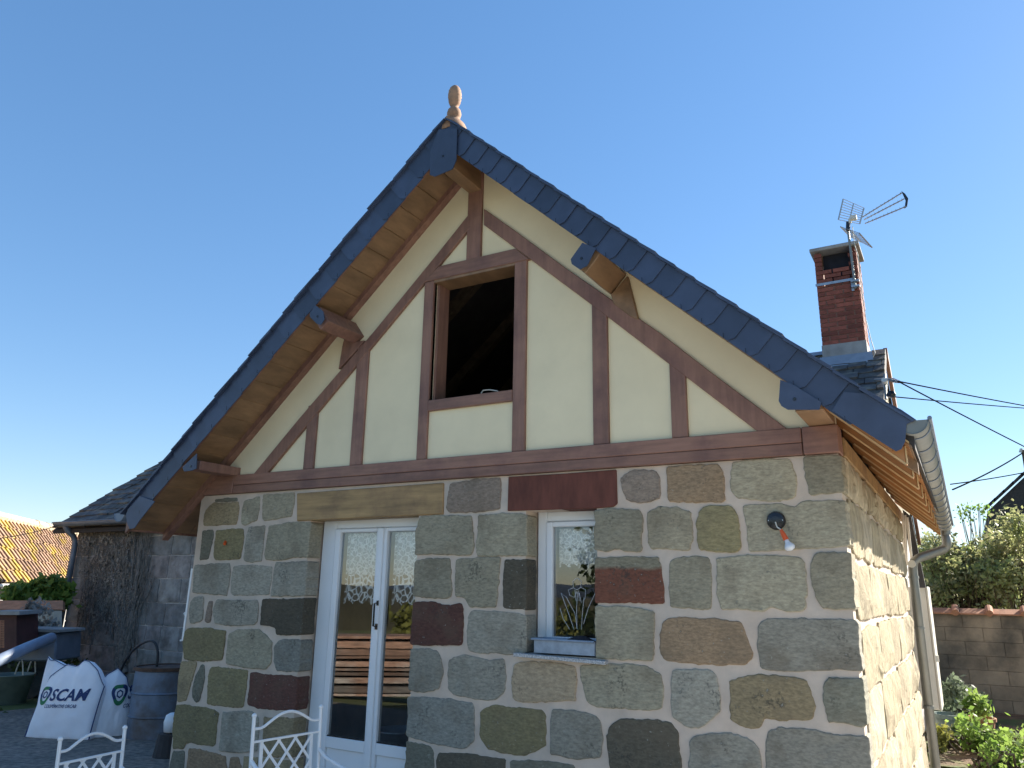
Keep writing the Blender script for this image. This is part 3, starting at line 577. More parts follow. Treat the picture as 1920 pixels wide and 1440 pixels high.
# roof deck and slates
def deck(sgn, kk, smax, name):
    P_ = [(0, -.40), (smax, -.40), (smax, LW+(.5 if sgn > 0 else 0)), (2.4, LW+(.5 if sgn > 0 else .02)), (2.38, LW+.02), (0, 6.86)]
    up = [Vector((AX+sgn*s, y, Z0-.035-kk*s)) for s, y in P_]
    return build(name, MB().prism(up, (0, 0, -.10)), 'dark_roof', cot)
deck(1, KR, 2.76, 'roof_deck'); deck(-1, KL, 3.11, 'roof_deck')
random.seed(8)
for sgn, kk, smax in ((1, KR, 2.755), (-1, KL, 3.14)):
    mb = MB(); L_ = math.hypot(1, kk); n_r = int(smax*L_/.15); dn = Vector((sgn/L_, 0, -kk/L_)); up = Vector((sgn*kk/L_, 0, 1/L_))
    for r_ in range(n_r+1):
        t = smax*L_-r_*.15
        if t < .06: break
        s_ = t/L_; yend = LW+(.5 if sgn > 0 else 0) if s_ > 2.4 else LW+(6.86-LW)*(1-s_/2.4)
        y = YV-.045+rnd(-.008, .006); first = True
        while y < yend:
            ye = y+rnd(.2, .26)
            o = Vector((AX, 0, Z0-.03))+dn*t+up*.014
            a = o+up*rnd(0, .004); b = o-dn*min(.28, t)-up*.012
            p = [Vector((a.x, y, a.z)), Vector((a.x, ye-.004, a.z)), Vector((b.x, ye-.004, b.z)), Vector((b.x, y, b.z))]
            mb.prism(p, up*.009); y = ye
    build('roof_slates', mb, 'slate_old' if False else 'slate', cot, kind='stuff')
mb = MB()
for sgn, kk in ((1, KR), (-1, KL)):
    mb.prism([(AX, -.20, Z0+.022), (AX+sgn*.13, -.20, Z0+.022-kk*.13), (AX+sgn*.13, -.20, Z0+.004-kk*.13), (AX, -.20, Z0-.0)], (0, 6.96, 0))
build('ridge_cap', mb, 'slate', cot)
# verge: board behind, slates hung in front
def verge(sgn, kt, kb, smax, expo, zb0):
    tz = lambda s: Z0-kt*s; bz = lambda s: zb0-kb*s
    build('verge_board', MB().prism([(AX, YV-.005, bz(0)+.03), (AX+sgn*smax, YV-.005, bz(smax)+.02), (AX+sgn*smax, YV-.005, tz(smax)-.02), (AX, YV-.005, tz(0)-.02)], (0, .02, 0)), 'orange_wood' if sgn > 0 else 'timber', cot)
    L_ = math.hypot(1, kt); dn = Vector((sgn/L_, 0, -kt/L_)); nn = Vector((-sgn*kt/L_, 0, -1/L_))   # nn: into the roof, downwards
    T = smax*L_; t = .06; hm = MB().tube([(0, 0, 0), (0, -.006, -.006), (0, -.006, .022)], .0016, 5)
    hook = None
    while t < T-.05:
        t2 = min(t+expo, T); mid = (t+t2)/2/L_; Hh = (tz(mid)-bz(mid))/L_*.985
        o = Vector((AX, 0, Z0)); lap = .03
        def q(tt, h, yy): v = o+dn*tt+nn*h; return Vector((v.x, yy, v.z))
        y_up, y_dn = YV-.014, YV-.0225-rnd(0, .002)
        pl = [(t-lap, 0), (t2, 0), (t2, Hh-.034), (t2-.024, Hh), (t-lap, Hh)]
        j = rnd(-.002, .002)
        vs = [q(a, b+j if b else 0, y_up+(y_dn-y_up)*((a-t+lap)/(t2-t+lap))) for a, b in pl]
        build('verge_slate', MB().prism(vs, (0, .005, 0)), 'slate', cot)
        hk = q(t2-.05, Hh-.004, y_dn-.004)
        if hook is None: hook = build('slate_hook', hm, 'black', cot); hook.location = Vector(hk)-root_of(cot); 
        else: h2 = hook.copy(); COL.objects.link(h2); h2.location = Vector(hk)-root_of(cot)
        t = t2
    return
hm0 = None
# hook mesh is modelled about its own origin
_b = build
def build_hook(name, mb, m, parent):
    me = bpy.data.meshes.new(name); me.from_pydata([tuple(v) for v in mb.v], [], mb.f); me.materials.append(M[m])
    o = bpy.data.objects.new(name, me); COL.objects.link(o); o.parent = parent; return o
def build(name, *a, **k):
    if name == 'slate_hook': return build_hook(name, a[0], a[1], a[2])
    return _b(name, *a, **k)
verge(1, KR, KR, 2.66, .1525, 4.70); verge(-1, KL, .858, 3.10, .20, 4.665)
build = _b
build('verge_end_slate', MB().prism(wpoly([(1582, 735), (1632, 738), (1690, 768), (1718, 787), (1700, 795), (1697, 828), (1690, 842), (1680, 846), (1667, 838), (1560, 770)], YV-.034), (0, .006, 0)), 'slate', cot)
build('verge_end_slate', MB().prism(wpoly([(262, 930), (290, 940), (262, 975), (252, 990), (243, 992), (238, 980), (236, 965), (240, 955)], YV-.034), (0, .006, 0)), 'slate', cot)
for pts in ([(822, 243), (857, 240), (855.5, 300), (848, 317), (815, 331), (806, 328), (806, 285)], [(580.6, 587), (591, 572), (606, 584), (608, 599), (601, 609), (594, 607), (581, 594)],
            [(342, 876), (369, 850), (368, 878), (360, 882), (345, 884)], [(1092, 455), (1117, 465), (1101, 498), (1087, 505), (1072, 495), (1070, 486)],
            [(1463, 712), (1487, 721), (1540, 754), (1536, 768), (1477, 768), (1465, 761), (1460, 752)]):
    o = build('purlin_cap', MB().prism(wpoly(pts, YV-.036), (0, .006, 0)), 'slate', cot, label='rounded slate plate covering a purlin end')
    cx = sum(p[0] for p in pts)/len(pts); cy = sum(p[1] for p in pts)/len(pts); c = W(cx, cy, y=YV-.040)
    build('nail_head', MB().tube([c, c+Vector((0, .006, 0))], .009, 10), 'black', o)
# finial
prof = [(.105, 4.86), (.10, 4.90), (.085, 4.935), (.058, 4.965), (.050, 4.985), (.058, 5.0), (.066, 5.02), (.067, 5.035), (.060, 5.06), (.038, 5.08), (.033, 5.092), (.044, 5.105), (.052, 5.12),
        (.056, 5.135), (.0605, 5.15), (.059, 5.163), (.064, 5.175), (.0615, 5.19), (.0635, 5.202), (.058, 5.217), (.058, 5.228), (.049, 5.242), (.046, 5.25), (.034, 5.262), (.026, 5.268), (.010, 5.275)]
mb = MB().lathe([(r_*(.80 if z_ > 4.97 else 1), z_) for r_, z_ in prof], (-.905, -.33, 0), 20)
for i in range(len(mb.v)):
    x, y, z = mb.v[i]
    if z > 5.11:
        a = math.atan2(y+.33, x+.905); f = 1+.05*math.sin(a*7+z*190); mb.v[i] = (-.905+(x+.905)*f, -.33+(y+.33)*f, z)
build('finial', mb, 'finial', cot, smooth=True, label='pale terracotta pine cone finial on the ridge end')
build('finial_saddle', MB().prism([(-.985, -.425, 4.885), (-.905, -.425, 4.962), (-.825, -.425, 4.887), (-.905, -.425, 4.90)], (0, .32, 0)), 'finial', cot)

# ---- french door
YD = .12
door = build('french_door', MB().box((-2.318, YD+.01, .0), (-2.185, YD+.075, 2.145)).box((-1.255, YD+.01, .0), (-1.11, YD+.075, 2.145)).box((-2.1848, YD+.01, 2.058), (-1.2552, YD+.075, 2.145)), 'upvc', cot, bevel=.006)
def leaf(x0, x1):
    zt, zb_, zr = 2.056, .03, .588; st = .050
    f = MB().box((x0, YD, zb_), (x0+st, YD+.055, zt)).box((x1-st, YD, zb_), (x1, YD+.055, zt)).box((x0+st+.0005, YD, zt-.028), (x1-st-.0005, YD+.055, zt)).box((x0+st+.0005, YD, zr-.075), (x1-st-.0005, YD+.055, zr)).box((x0+st+.0005, YD, zb_), (x1-st-.0005, YD+.055, zb_+.09))
    l = build('door_leaf', f, 'upvc', door, bevel=.005)
    build('door_panel', MB().box((x0+st+.001, YD+.018, zb_+.091), (x1-st-.001, YD+.04, zr-.0755)), 'upvc', door, bevel=.003)
    build('glass_pane', MB().add([(x0+st, YD+.028, zr), (x1-st, YD+.028, zr), (x1-st, YD+.028, zt-.028), (x0+st, YD+.028, zt-.028)], [(0, 1, 2, 3)]), 'glass', door)
    build('glazing_bead', MB().box((x0+st+.0006, YD+.012, zr+.0004), (x1-st-.0006, YD+.02, zr+.008)), 'black', door)
leaf(-2.180, -1.7225); leaf(-1.7215, -1.262)
build('astragal', MB().box((-1.748, YD-.012, .03), (-1.700, YD-.0005, 2.054)), 'upvc', door, bevel=.004)
build('door_handle', MB().tube([(-1.712, YD-.012, 1.52), (-1.712, YD-.05, 1.515), (-1.712, YD-.05, 1.36), (-1.712, YD-.012, 1.355)], .007, 8).box((-1.722, YD-.02, 1.335), (-1.702, YD-.012, 1.375)).box((-1.720, YD-.02, 1.50), (-1.704, YD-.012, 1.535)), 'black', door)
# ---- small window
YW = .14
win = build('window', MB().box((-.424, YW, WZ0+.005), (-.357, YW+.06, 2.14)).box((.08, YW, WZ0+.005), (.15, YW+.06, 2.14)).box((-.3568, YW, 2.062), (.0798, YW+.06, 2.14)).box((-.3568, YW, WZ0+.005), (.0798, YW+.06, 1.30)), 'upvc', cot, bevel=.005)
build('window_sash', MB().box((-.3555, YW-.012, 1.302), (-.311, YW+.05, 2.060)).box((.035, YW-.012, 1.302), (.079, YW+.05, 2.060)).box((-.3105, YW-.012, 2.026), (.0345, YW+.05, 2.060)).box((-.3105, YW-.012, 1.302), (.0345, YW+.05, 1.345)), 'upvc', win, bevel=.005)
gp_ = build('glass_pane', MB().add([(-.311, YW+.014, 1.345), (.035, YW+.014, 1.345), (.035, YW+.014, 2.026), (-.311, YW+.014, 2.026)], [(0, 1, 2, 3)]), 'glass', win)
build('window_sill', MB().prism([W(962, 1224, y=-.055), W(1134, 1239.5, y=-.055), W(1134, 1247, y=-.055), W(962, 1231, y=-.055)], (0, .19, 0)), 'granite', cot, bevel=.003, label='speckled grey granite sill')

# ---- gutters and downpipe of the cottage
def halfround(cx, cz, r, y0, y1, drop, m, name, flip=1):
    n = 14; vs = []; fs = []
    for k, (yy, dz) in enumerate(((y0, 0), (y1, -drop))):
        for rr in (r, r-.006):
            for i in range(n+1):
                a = math.pi+math.pi*i/n; vs.append((cx+rr*math.cos(a), yy, cz+dz+rr*math.sin(a)))
    m_ = n+1
    for i in range(n):
        fs += [(i, i+1, 2*m_+i+1, 2*m_+i), (m_+i, 3*m_+i, 3*m_+i+1, m_+i+1), (i, m_+i, m_+i+1, i+1), (2*m_+i, 2*m_+i+1, 3*m_+i+1, 3*m_+i)]
    fs += [(0, 2*m_, 3*m_, m_), (n, m_+n, 3*m_+n, 2*m_+n)]
    g_ = MB().add(vs, fs); o = build(name, g_, m, cot, smooth=True)
    cap = [(cx+(r-.001)*math.cos(math.pi+math.pi*i/n), y0+.004, cz+(r-.001)*math.sin(math.pi+math.pi*i/n)) for i in range(n+1)]
    build('gutter_end_cap', MB().prism(cap, (0, .004, 0)), m, o)
    return o
gr = halfround(1.862, 2.418, .067, YV-.03, 4.6, .09, 'zinc', 'gutter')
build('gutter_bead', MB().tube([(1.862+.071, YV-.035, 2.423), (1.862+.071, 4.6, 2.333)], .010, 10), 'zinc_dark', gr)
for i in range(14):
    y = YV+.07+i*.345; pts = [(1.862+.0705*math.cos(math.pi+math.pi*k/14), y, 2.418-.09*(y+.44)/5.04+.0705*math.sin(math.pi+math.pi*k/14)) for k in range(15)]
    build('gutter_bracket', MB().tube(pts, .0035, 6), 'zinc_dark', gr)
ymax = 4.52
dp = build('downpipe', MB().tube([(1.862, ymax, 2.28), (1.862, ymax, 2.15), (1.853, ymax, 2.115), (1.82, ymax, 2.085), (1.61, ymax-.26, 1.995), (1.565, ymax-.26, 1.965), (1.545, ymax-.26, 1.90), (1.543, ymax-.26, 1.80), (1.543, ymax-.26, 0.05)], .042, 16), 'zinc', cot, smooth=True)
build('pipe_outlet', MB().tube([(1.862, ymax, 2.33), (1.862, ymax, 2.23)], .05, 14), 'zinc', dp)
build('pipe_end_cap', MB().tube([(1.545, ymax-.22, 1.945), (1.545, ymax-.35, 1.935)], .036, 14), 'cabinet', dp)
for z in (.62, 1.33, 1.80): build('pipe_clip', MB().tube([(1.543, ymax-.26, z), (1.543, ymax-.26, z+.022)], .048, 14), 'zinc', dp)
gl_ = halfround(-4.125, 2.195, .072, YV+.0, 3.75, .02, 'zinc_dark', 'gutter')
# weathered zinc end cap on the left
# attic rafters in a dark tone, the shade inside put into their colour
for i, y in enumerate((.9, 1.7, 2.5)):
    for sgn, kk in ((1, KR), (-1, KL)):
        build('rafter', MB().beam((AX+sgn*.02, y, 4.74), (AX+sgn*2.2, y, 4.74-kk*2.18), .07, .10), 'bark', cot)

# ================================================================== farmhouse behind
random.seed(21)
RY = 3.95
farm = thing('farmhouse', (-5, RY, 0), 'long old grey stone farmhouse with weathered slate roof behind the cottage', 'house')
fz = lambda y: 2.72+.75*(y-3.9)
FX0, FX1 = -11.93, 1.33
mb = MB().box((FX0+.01, RY, -.2), (FX1-.01, RY+.4, 2.62)).box((FX0+.01, RY+.4005, -.2), (FX0+.4, 9.8, 2.62)).box((FX1-.4, RY+.4005, -.2), (FX1-.01, 9.8, 2.62)).box((FX0+.01, 9.4, -.2), (FX1-.01, 9.8, 2.619))
rw = build('stone_wall', mb, 'mortar_old', farm)
gb = MB()
for xx in (FX0+.01, FX1-.31): gb.prism([(xx, RY, 2.62), (xx, 9.8, 2.62), (xx, 6.87, fz(6.87)-.08)], (.3, 0, 0))
build('gable_wall', gb, 'mortar_old', farm)
rn = lambda a, b: Vector((a, RY, b))
ROW = [(-.15, .22), (.235, .60), (.615, .97), (.985, 1.33), (1.345, 1.71), (1.725, 2.08), (2.095, 2.40), (2.415, 2.60)]
for ri, (z0, z1) in enumerate(ROW):
    x = FX0-.0
    while x < XL-.02:
        wd = rnd(.36, .66); xe = min(x+wd, XL+.3)
        c = random.choice([(.33, .32, .30), (.27, .265, .25), (.30, .265, .25), (.24, .235, .225), (.34, .31, .29)])
        stone([(x, z0), (xe-.018, z0+rnd(-.006, .006)), (xe-.018, z1), (x, z1+rnd(-.006, .006))], rn, (0, -1, 0), 'stone', 'stone_old', rw, c, proud=.012, back=.02, step=.09, rough=.004, rr=.012, relief=.008)
        x = xe
gx = lambda a, b: Vector((FX1-.01, a, b))
for ri in range(9):     # sunlit masonry of the right gable end
    z0 = 2.64+ri*.27; y = RY+.05
    while y < 9.7:
        ye = y+rnd(.3, .5); zt = min(fz(y+.0), 2.72+.75*(9.84-ye))-.12
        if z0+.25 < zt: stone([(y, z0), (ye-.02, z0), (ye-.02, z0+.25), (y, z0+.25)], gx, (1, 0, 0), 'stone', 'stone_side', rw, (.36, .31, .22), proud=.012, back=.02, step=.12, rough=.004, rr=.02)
        y = ye
# roof: deck, slates one by one where the picture shows them
for nm, ys in (('front', (3.72, 6.87)), ('back', (10.02, 6.87))):
    y0, y1 = ys; z0 = fz(3.72)-.03; z1 = fz(6.87)-.03
    build('roof_deck', MB().prism([(-12.38, y0, z0), (FX1+.02, y0, z0), (FX1+.02, y1, z1), (-12.38, y1, z1)], (0, 0, -.07)), 'dark_roof', farm)
build('verge_board', MB().prism([(FX1+.03, 3.74, fz(3.74)-.15), (FX1+.03, 6.87, fz(6.87)-.15), (FX1+.03, 6.87, fz(6.87)-.01), (FX1+.03, 3.74, fz(3.74)-.01)], (.03, 0, 0)), 'dark_roof', farm)
build('verge_board', MB().prism([(FX1+.03, 10.0, fz(3.74)-.15), (FX1+.03, 6.871, fz(6.87)-.15), (FX1+.03, 6.871, fz(6.87)-.01), (FX1+.03, 10.0, fz(3.74)-.01)], (.05, 0, 0)), 'timber', farm)
cnt = 0; rest = MB(); L75 = 1.25; dnv = Vector((0, -1/L75, -.75/L75)); upv = Vector((0, -.75/L75, 1/L75))
r_ = 0; tmax = (6.87-3.70)*L75
rows = int(tmax/.19)
for r_ in range(rows):
    t = tmax-r_*.19; x = -12.42+rnd(0, .1)
    while x < FX1+.03:
        wd = rnd(.18, .34); xe = min(x+wd, FX1+.07)
        o = Vector((0, 6.87, fz(6.87)))+dnv*(t+rnd(-.012, .012))+upv*(.012+rnd(0, .012)); b = o-dnv*.23-upv*.018; th = rnd(.016, .036)
        pl = [Vector((x, o.y, o.z)), Vector(((x+xe)/2, o.y, o.z))+dnv*rnd(-.012, .012), Vector((xe-.008, o.y, o.z))+dnv*rnd(-.015, .01), Vector((xe-.008, b.y, b.z)), Vector((x, b.y, b.z))]
        px, py = PXY(o+Vector((x, 0, 0)))
        fx = 245+(990-py)*(764-245)/(990-315)
        vis = (px < fx+8 and py > 840) or (px > 1500 and py < 760)
        if vis and cnt < 298:
            build('slate', MB().prism(pl, upv*th), 'slate_old', farm); cnt += 1
        else: rest.prism(pl, upv*th)
        x = xe
build('roof_slates', rest, 'slate_old', farm, kind='stuff')
bs = MB(); dn2 = Vector((0, 1/L75, -.75/L75)); up2 = Vector((0, .75/L75, 1/L75))
for r_ in range(rows):
    t = tmax-r_*.19; x = -12.4
    while x < FX1-.55:
        xe = x+.6; o = Vector((x, 6.87, fz(6.87)))+dn2*t+up2*.02; b = o-dn2*.22-up2*.015
        bs.prism([o, o+Vector((.59, 0, 0)), b+Vector((.59, 0, 0)), b], up2*.015); x = xe
build('rear_slates', bs, 'slate_old', farm, kind='stuff')
rc = MB(); x = -12.4
while x < FX1:
    if not (.5 < x < 1.25): rc.prism([(x, 6.77, fz(6.87)-.02), (x, 6.87, fz(6.87)+.06), (x, 6.97, fz(6.87)-.02)], (.38, 0, 0))
    x += .4
build('ridge_cap', rc, 'lead', farm)
# gutter and downpipe on the left
n = 10; vs = []; g0, g1 = W(116, 977, y=3.66), W(240, 974, y=3.66)
gpt = lambda X: [(X, 3.63+.07*math.cos(math.pi+math.pi*i/n), 2.665+.07*math.sin(math.pi+math.pi*i/n)) for i in range(n+1)]
mb = MB().add(gpt(-12.15)+gpt(-4.2), [(i, i+1, n+2+i, n+1+i) for i in range(n)])
mb.prism(gpt(-12.15), (.004, 0, 0))
fg = build('gutter', mb, 'zinc_dark', farm, smooth=False)
build('gutter_bead', MB().tube([(-12.16, 3.555, 2.668), (-4.2, 3.555, 2.668)], .009, 8), 'zinc_dark', fg)
pts = [W(122, 985, y=3.66), W(126, 993, y=3.68), W(138, 1006, y=3.82), W(141, 1015, y=3.85), W(139, 1030, y=3.85), W(109, 1190, y=3.85)]
build('downpipe', MB().tube([pts[0]+Vector((0, 0, .03))]+pts, .05, 12), 'zinc_dark', farm, smooth=True)

# ---- chimney
ch = build('chimney', MB().box((.635, 6.55, 4.6), (1.165, 7.13, 5.86)).box((.64, 6.555, 5.8602), (.70, 7.125, 6.38)).box((1.10, 6.555, 5.8602), (1.16, 7.125, 6.38)), 'brick_mortar', farm)
def brick_panel(u0, u1, z0, z1, to3, nrm, holes=()):
    rows_ = int((z1-z0)/.066)
    for r_ in range(rows_):
        za = z0+r_*.066; u = u0-(.115 if r_ % 2 else 0)
        while u < u1-.01:
            ua, ub = max(u, u0), min(u+.222, u1)
            if holes and za+.03 > holes[0][2]:
                if ua < holes[0][0] < ub: ub = holes[0][0]
                elif ua < holes[0][1] < ub: ua = holes[0][1]
            if ub-ua > .03 and not any(h[0] < (ua+ub)/2 < h[1] and za+.03 > h[2] for h in holes):
                a = to3(ua, za+.004); e = to3(ub-.010, za+.004)-a; j = rnd(.008, .014)
                build('brick', MB().prism([a-nrm*.02, a+e-nrm*.02, a+e+Vector((0, 0, .054))-nrm*.02, a+Vector((0, 0, .054))-nrm*.02], nrm*(.02+j)), 'brick', ch)
            u += .232
brick_panel(.625, 1.175, 4.98, 6.385, lambda a, b: Vector((a, 6.55, b)), Vector((0, -1, 0)), [(.73, 1.07, 6.09)])
brick_panel(6.56, 7.12, 5.0, 6.385, lambda a, b: Vector((1.165, a, b)), Vector((1, 0, 0)), [(6.68, 7.0, 6.09)])
build('chimney_opening_shade', MB().box((.72, 6.70, 5.861), (1.08, 6.72, 6.38)), 'cloth_dark', ch)  # dark sheet standing in for the shade inside the opening
build('chimney_cap', MB().box((.575, 6.49, 6.388), (1.225, 7.2, 6.44)), 'cement', ch, bevel=.008)
build('flashing', MB().box((.615, 6.532, 4.72), (1.185, 7.15, 4.985)), 'cement', ch)
build('lead_apron', MB().prism([(.56, 6.40, fz(6.40)+.025), (1.26, 6.40, fz(6.40)+.025), (1.24, 6.53, fz(6.53)+.11), (.58, 6.53, fz(6.53)+.11)], (0, 0, .012)), 'lead', ch)
build('steel_strap', MB().box((.612, 6.525, 5.868), (1.13, 6.534, 5.905)), 'galv', ch)

# ---- TV antenna strapped to the chimney
ant = thing('tv_antenna', (1.12, 6.50, 5.75), 'silver tv antenna with three-boom head and grid reflectors on chimney mast', 'antenna')
Wa = lambda a, b, y=6.5: W(a, b, y=y)
mt = Wa(1590, 432); mbm = Wa(1604, 541)
build('mast', MB().tube([mbm, mt, Wa(1589, 424)], .017, 10), 'zinc', ant)
build('mast_bracket', MB().box((mbm.x-.05, 6.515, mbm.z-.02), (mbm.x-.015, 6.528, mbm.z+.17)).box((mbm.x-.05, 6.47, mbm.z+.10), (mbm.x+.06, 6.53, mbm.z+.125)).box((mbm.x-.05, 6.47, mbm.z+.02), (mbm.x+.06, 6.53, mbm.z+.045)), 'galv', ant)
tips = [Wa(1692, 361, 6.0), Wa(1695, 373, 6.0), Wa(1699, 387, 6.0)]; bases = [Wa(1617, 407, 6.45), Wa(1620, 412, 6.45), Wa(1622, 419, 6.45)]
for a, b in zip(bases, tips):
    bm_ = build('boom', MB().tube([a, b], .0085, 8), 'alu', ant)
    e = MB(); d = (b-a)
    for k in range(1, 11):
        c = a+d*(k/10.5); e.tube([c+Vector((.0, -.045, .0)), c+Vector((.0, .045, 0))], .003, 5)
    build('director_rods', e, 'alu', bm_)
build('boom_end_bracket', MB().prism([Wa(1690, 358, 6.0), Wa(1697, 363, 6.0), Wa(1703, 372, 6.0), Wa(1701, 386, 6.0), Wa(1696, 390, 6.0), Wa(1698, 376, 6.0)], (0, .02, 0)), 'black', ant)
def grid_panel(c0, c1, c2, c3, name):
    c0, c1, c2, c3 = map(Vector, (c0, c1, c2, c3)); e = MB()
    for a, b in ((c0, c1), (c2, c3)): e.tube([a, b], .010, 6)
    mid = ((c0+c2)/2, (c1+c3)/2); e.tube(mid, .008, 6)
    o = build(name, e, 'alu', ant)
    r2 = MB()
    for k in range(9):
        f = k/8; r2.tube([c0.lerp(c1, f), c2.lerp(c3, f)], .0045, 5)
    build('reflector_rods', r2, 'alu', o)
grid_panel(Wa(1581, 373, 6.5), Wa(1572, 412, 6.5), Wa(1620, 390, 6.62), Wa(1612, 420, 6.62), 'upper_reflector')
grid_panel(Wa(1576, 425, 6.5), Wa(1594, 444, 6.75), Wa(1611, 437, 6.35), Wa(1635, 464, 6.7), 'lower_reflector')
build('dipole_box', MB().box((1.16, 6.42, 6.74), (1.24, 6.50, 6.80)).box((1.13, 6.44, 6.70), (1.17, 6.48, 6.77)), 'cabinet', ant, bevel=.006)
build('clamp', MB().tube([Wa(1590, 430)-Vector((0, .03, .03)), Wa(1591, 418)-Vector((0, .03, 0))], .03, 8), 'black', ant)
build('coax_cable', MB().tube([Wa(1598, 425), Wa(1603, 460, 6.48), Wa(1609, 480, 6.5), Wa(1612, 510, 6.52), Wa(1616, 545, 6.5), Wa(1624, 600, 6.5), Wa(1634, 640, 6.5), Wa(1641, 662, 6.5), Wa(1636, 672, 6.5)], .006, 6), 'cabinet', ant)

# ---- overhead line bracket and cables on the right gable end
br = thing('cable_bracket', W(1660, 740, x=1.50), 'steel overhead cable bracket with insulators on the farmhouse gable end', 'bracket')
Wb = lambda a, b, x=1.50: W(a, b, x=x)
build('arm', MB().tube([Wb(1640, 712, 1.36), Wb(1668, 711, 1.55)], .012, 8).tube([Wb(1659, 702), Wb(1659, 712), Wb(1661, 748)], .013, 8), 'zinc', br)
build('insulator', MB().tube([Wb(1658, 712), Wb(1660, 722), Wb(1661, 732)], [.03, .024, .014], 10), 'cabinet', br)
build('insulator', MB().lathe([(.01, -.03), (.035, -.02), (.04, 0), (.03, .03), (.01, .035)], Wb(1671, 740, 1.6), 12), 'black', br)
build('cable_clamp', MB().tube([Wb(1667, 712, 1.55), Wb(1675, 713, 1.6), Wb(1686, 716, 1.7)], [.012, .024, .012], 8), 'black', br)
def wire(a, b, sag, label, r=.006):
    a = Vector(a); b = Vector(b); pts = [a.lerp(b, i/24)-Vector((0, 0, sag*4*(i/24)*(1-i/24))) for i in range(25)]
    o = build('overhead_cable', MB().tube(pts, r, 5), 'cable', None); return props(o, label, 'cable', 'overhead cables')
s0 = Wb(1684, 715, 1.7)
wire(s0, W(2300, 800, y=22), .15, 'upper thin overhead cable running right from the gable bracket')
wire(s0, W(2300, 1005, y=15), .10, 'steep overhead cable sloping down to the right from the gable bracket')
wire(Wb(1675, 744, 1.6), W(2300, 776, y=22), .1, 'lower nearly level overhead cable right of the gable bracket')
wire(W(1786, 918, y=16), W(1916, 850, y=24), .05, 'short overhead cable climbing to the far pole at the right edge', .02)
wire(W(1782, 908, y=16), W(2000, 868, y=24), .05, 'faint far overhead cable above the bushes at the right', .014)
pl = thing('pole_top', W(1917, 850, y=24), 'top of a far utility pole at the right edge', 'utility pole')
pz = W(1922, 850, y=24)
build('post', MB().tube([(pz.x, 24, -1), (pz.x, 24, pz.z+.1)], .09, 8), 'bark', pl)
build('insulator', MB().tube([W(1915, 848, y=24), W(1915, 841, y=24)], [.07, .04], 8), 'cabinet', pl)
# ---- cables, flue and dark slate cheek behind the downpipe
sc_ = thing('slate_cheek', (1.6, 4.3, 0), 'narrow dark slate-hung strip with pale pipes behind the zinc downpipe', 'cladding')
build('slate_panel', MB().prism([W(1692, 955, y=4.48), W(1708, 968, y=4.48), W(1736, 1102, y=4.48), W(1716, 1102, y=4.48)], (0, .05, 0)), 'dark_roof', sc_)
for (a, b, c, d) in ((1692, 962, 1697, 1075), (1697, 966, 1700, 1060), (1701, 970, 1713, 1085)):
    build('thin_pipe', MB().tube([W(a, b, y=4.40), W(c, d, y=4.40)], .012, 8), 'cabinet', sc_)
cab = thing('meter_cabinet', (1.6, 4.6, .5), 'tall off-white meter cabinet behind the right-hand zinc downpipe', 'cabinet')
q = [W(1722, 1100, y=4.55), W(1738, 1101, y=4.55), W(1763, 1332, y=4.55), W(1748, 1331, y=4.55)]
xa, xb = q[0].x, q[1].x
build('cabinet_body', MB().box((FX1-.02, 4.55, q[2].z), (q[1].x-.012, 5.05, q[1].z)), 'cabinet', cab, bevel=.008)
build('cabinet_door', MB().box((q[1].x-.0115, 4.54, q[2].z-.005), (q[1].x+.004, 5.06, q[1].z+.005)), 'cabinet', cab, bevel=.004)
hq = W(1755, 1235, y=4.55); build('latch', MB().box((q[1].x+.004, 4.56, hq.z-.03), (q[1].x+.028, 4.60, hq.z+.03)), 'cabinet', cab)

# ================================================================== garden wall, shrubs and pots on the right
random.seed(4)
gw = thing('garden_wall', (3, 9.6, 0), 'dark rendered block garden wall with terracotta coping behind the pots', 'wall')
build('footing', MB().box((1.36, 9.57, -.2), (9, 9.77, 1.38)), 'garden_wall', gw)
for r_ in range(7):
    x = 1.36-(.25 if r_ % 2 else 0)
    while x < 5:
        xa_, xb_ = max(x, 1.36), x+.49
        build('block', MB().box((xa_, 9.55, r_*.2), (xb_+.004, 9.5702, r_*.2+.196)), 'garden_wall', gw, bevel=.002); x += .5
x = 1.34
while x < 5.5:
    build('coping_tile', MB().prism([(x, 9.50, 1.385), (x+.44, 9.50, 1.385), (x+.44, 9.67, 1.455), (x, 9.67, 1.455)], (0, 0, .02)), 'terracotta', gw)
    build('ridge_roll', MB().tube([(x+.44, 9.46, 1.41), (x+.44, 9.66, 1.49)], .05, 10), 'terracotta', gw); x += .445
def shrub(name, c, rads, n, size, m, label, cat, seed, group=None, stems=5, top=None, squash=1, aspect=1.6):
    """c: list of clump centres; a bush with stems from the ground and leaves in clumps"""
    base = Vector((sum(p[0] for p in c)/len(c), sum(p[1] for p in c)/len(c), ground_z(0, 0)))
    t = thing(name, base, label, cat, group); rg = random.Random(seed); sm = MB()
    for k, p in enumerate(c):
        for j in range(stems):
            e = Vector(p)+Vector((rg.uniform(-1, 1), rg.uniform(-1, 1), rg.uniform(-.6, .9)))*rads[k]*.85
            b0 = base+Vector((rg.uniform(-.25, .25), rg.uniform(-.25, .25), 0)); m1 = b0.lerp(e, .5)+Vector((rg.uniform(-.15, .15), rg.uniform(-.15, .15), .1))
            sm.tube([b0, m1, e], [.018, .011, .004], 5, cap=False)
    build('stem', sm, 'bark', t)
    V, Q = leaf_cloud(c, rads, n, size, seed, squash, aspect=aspect); fast_mesh('foliage', V, Q, m, t)
    return t
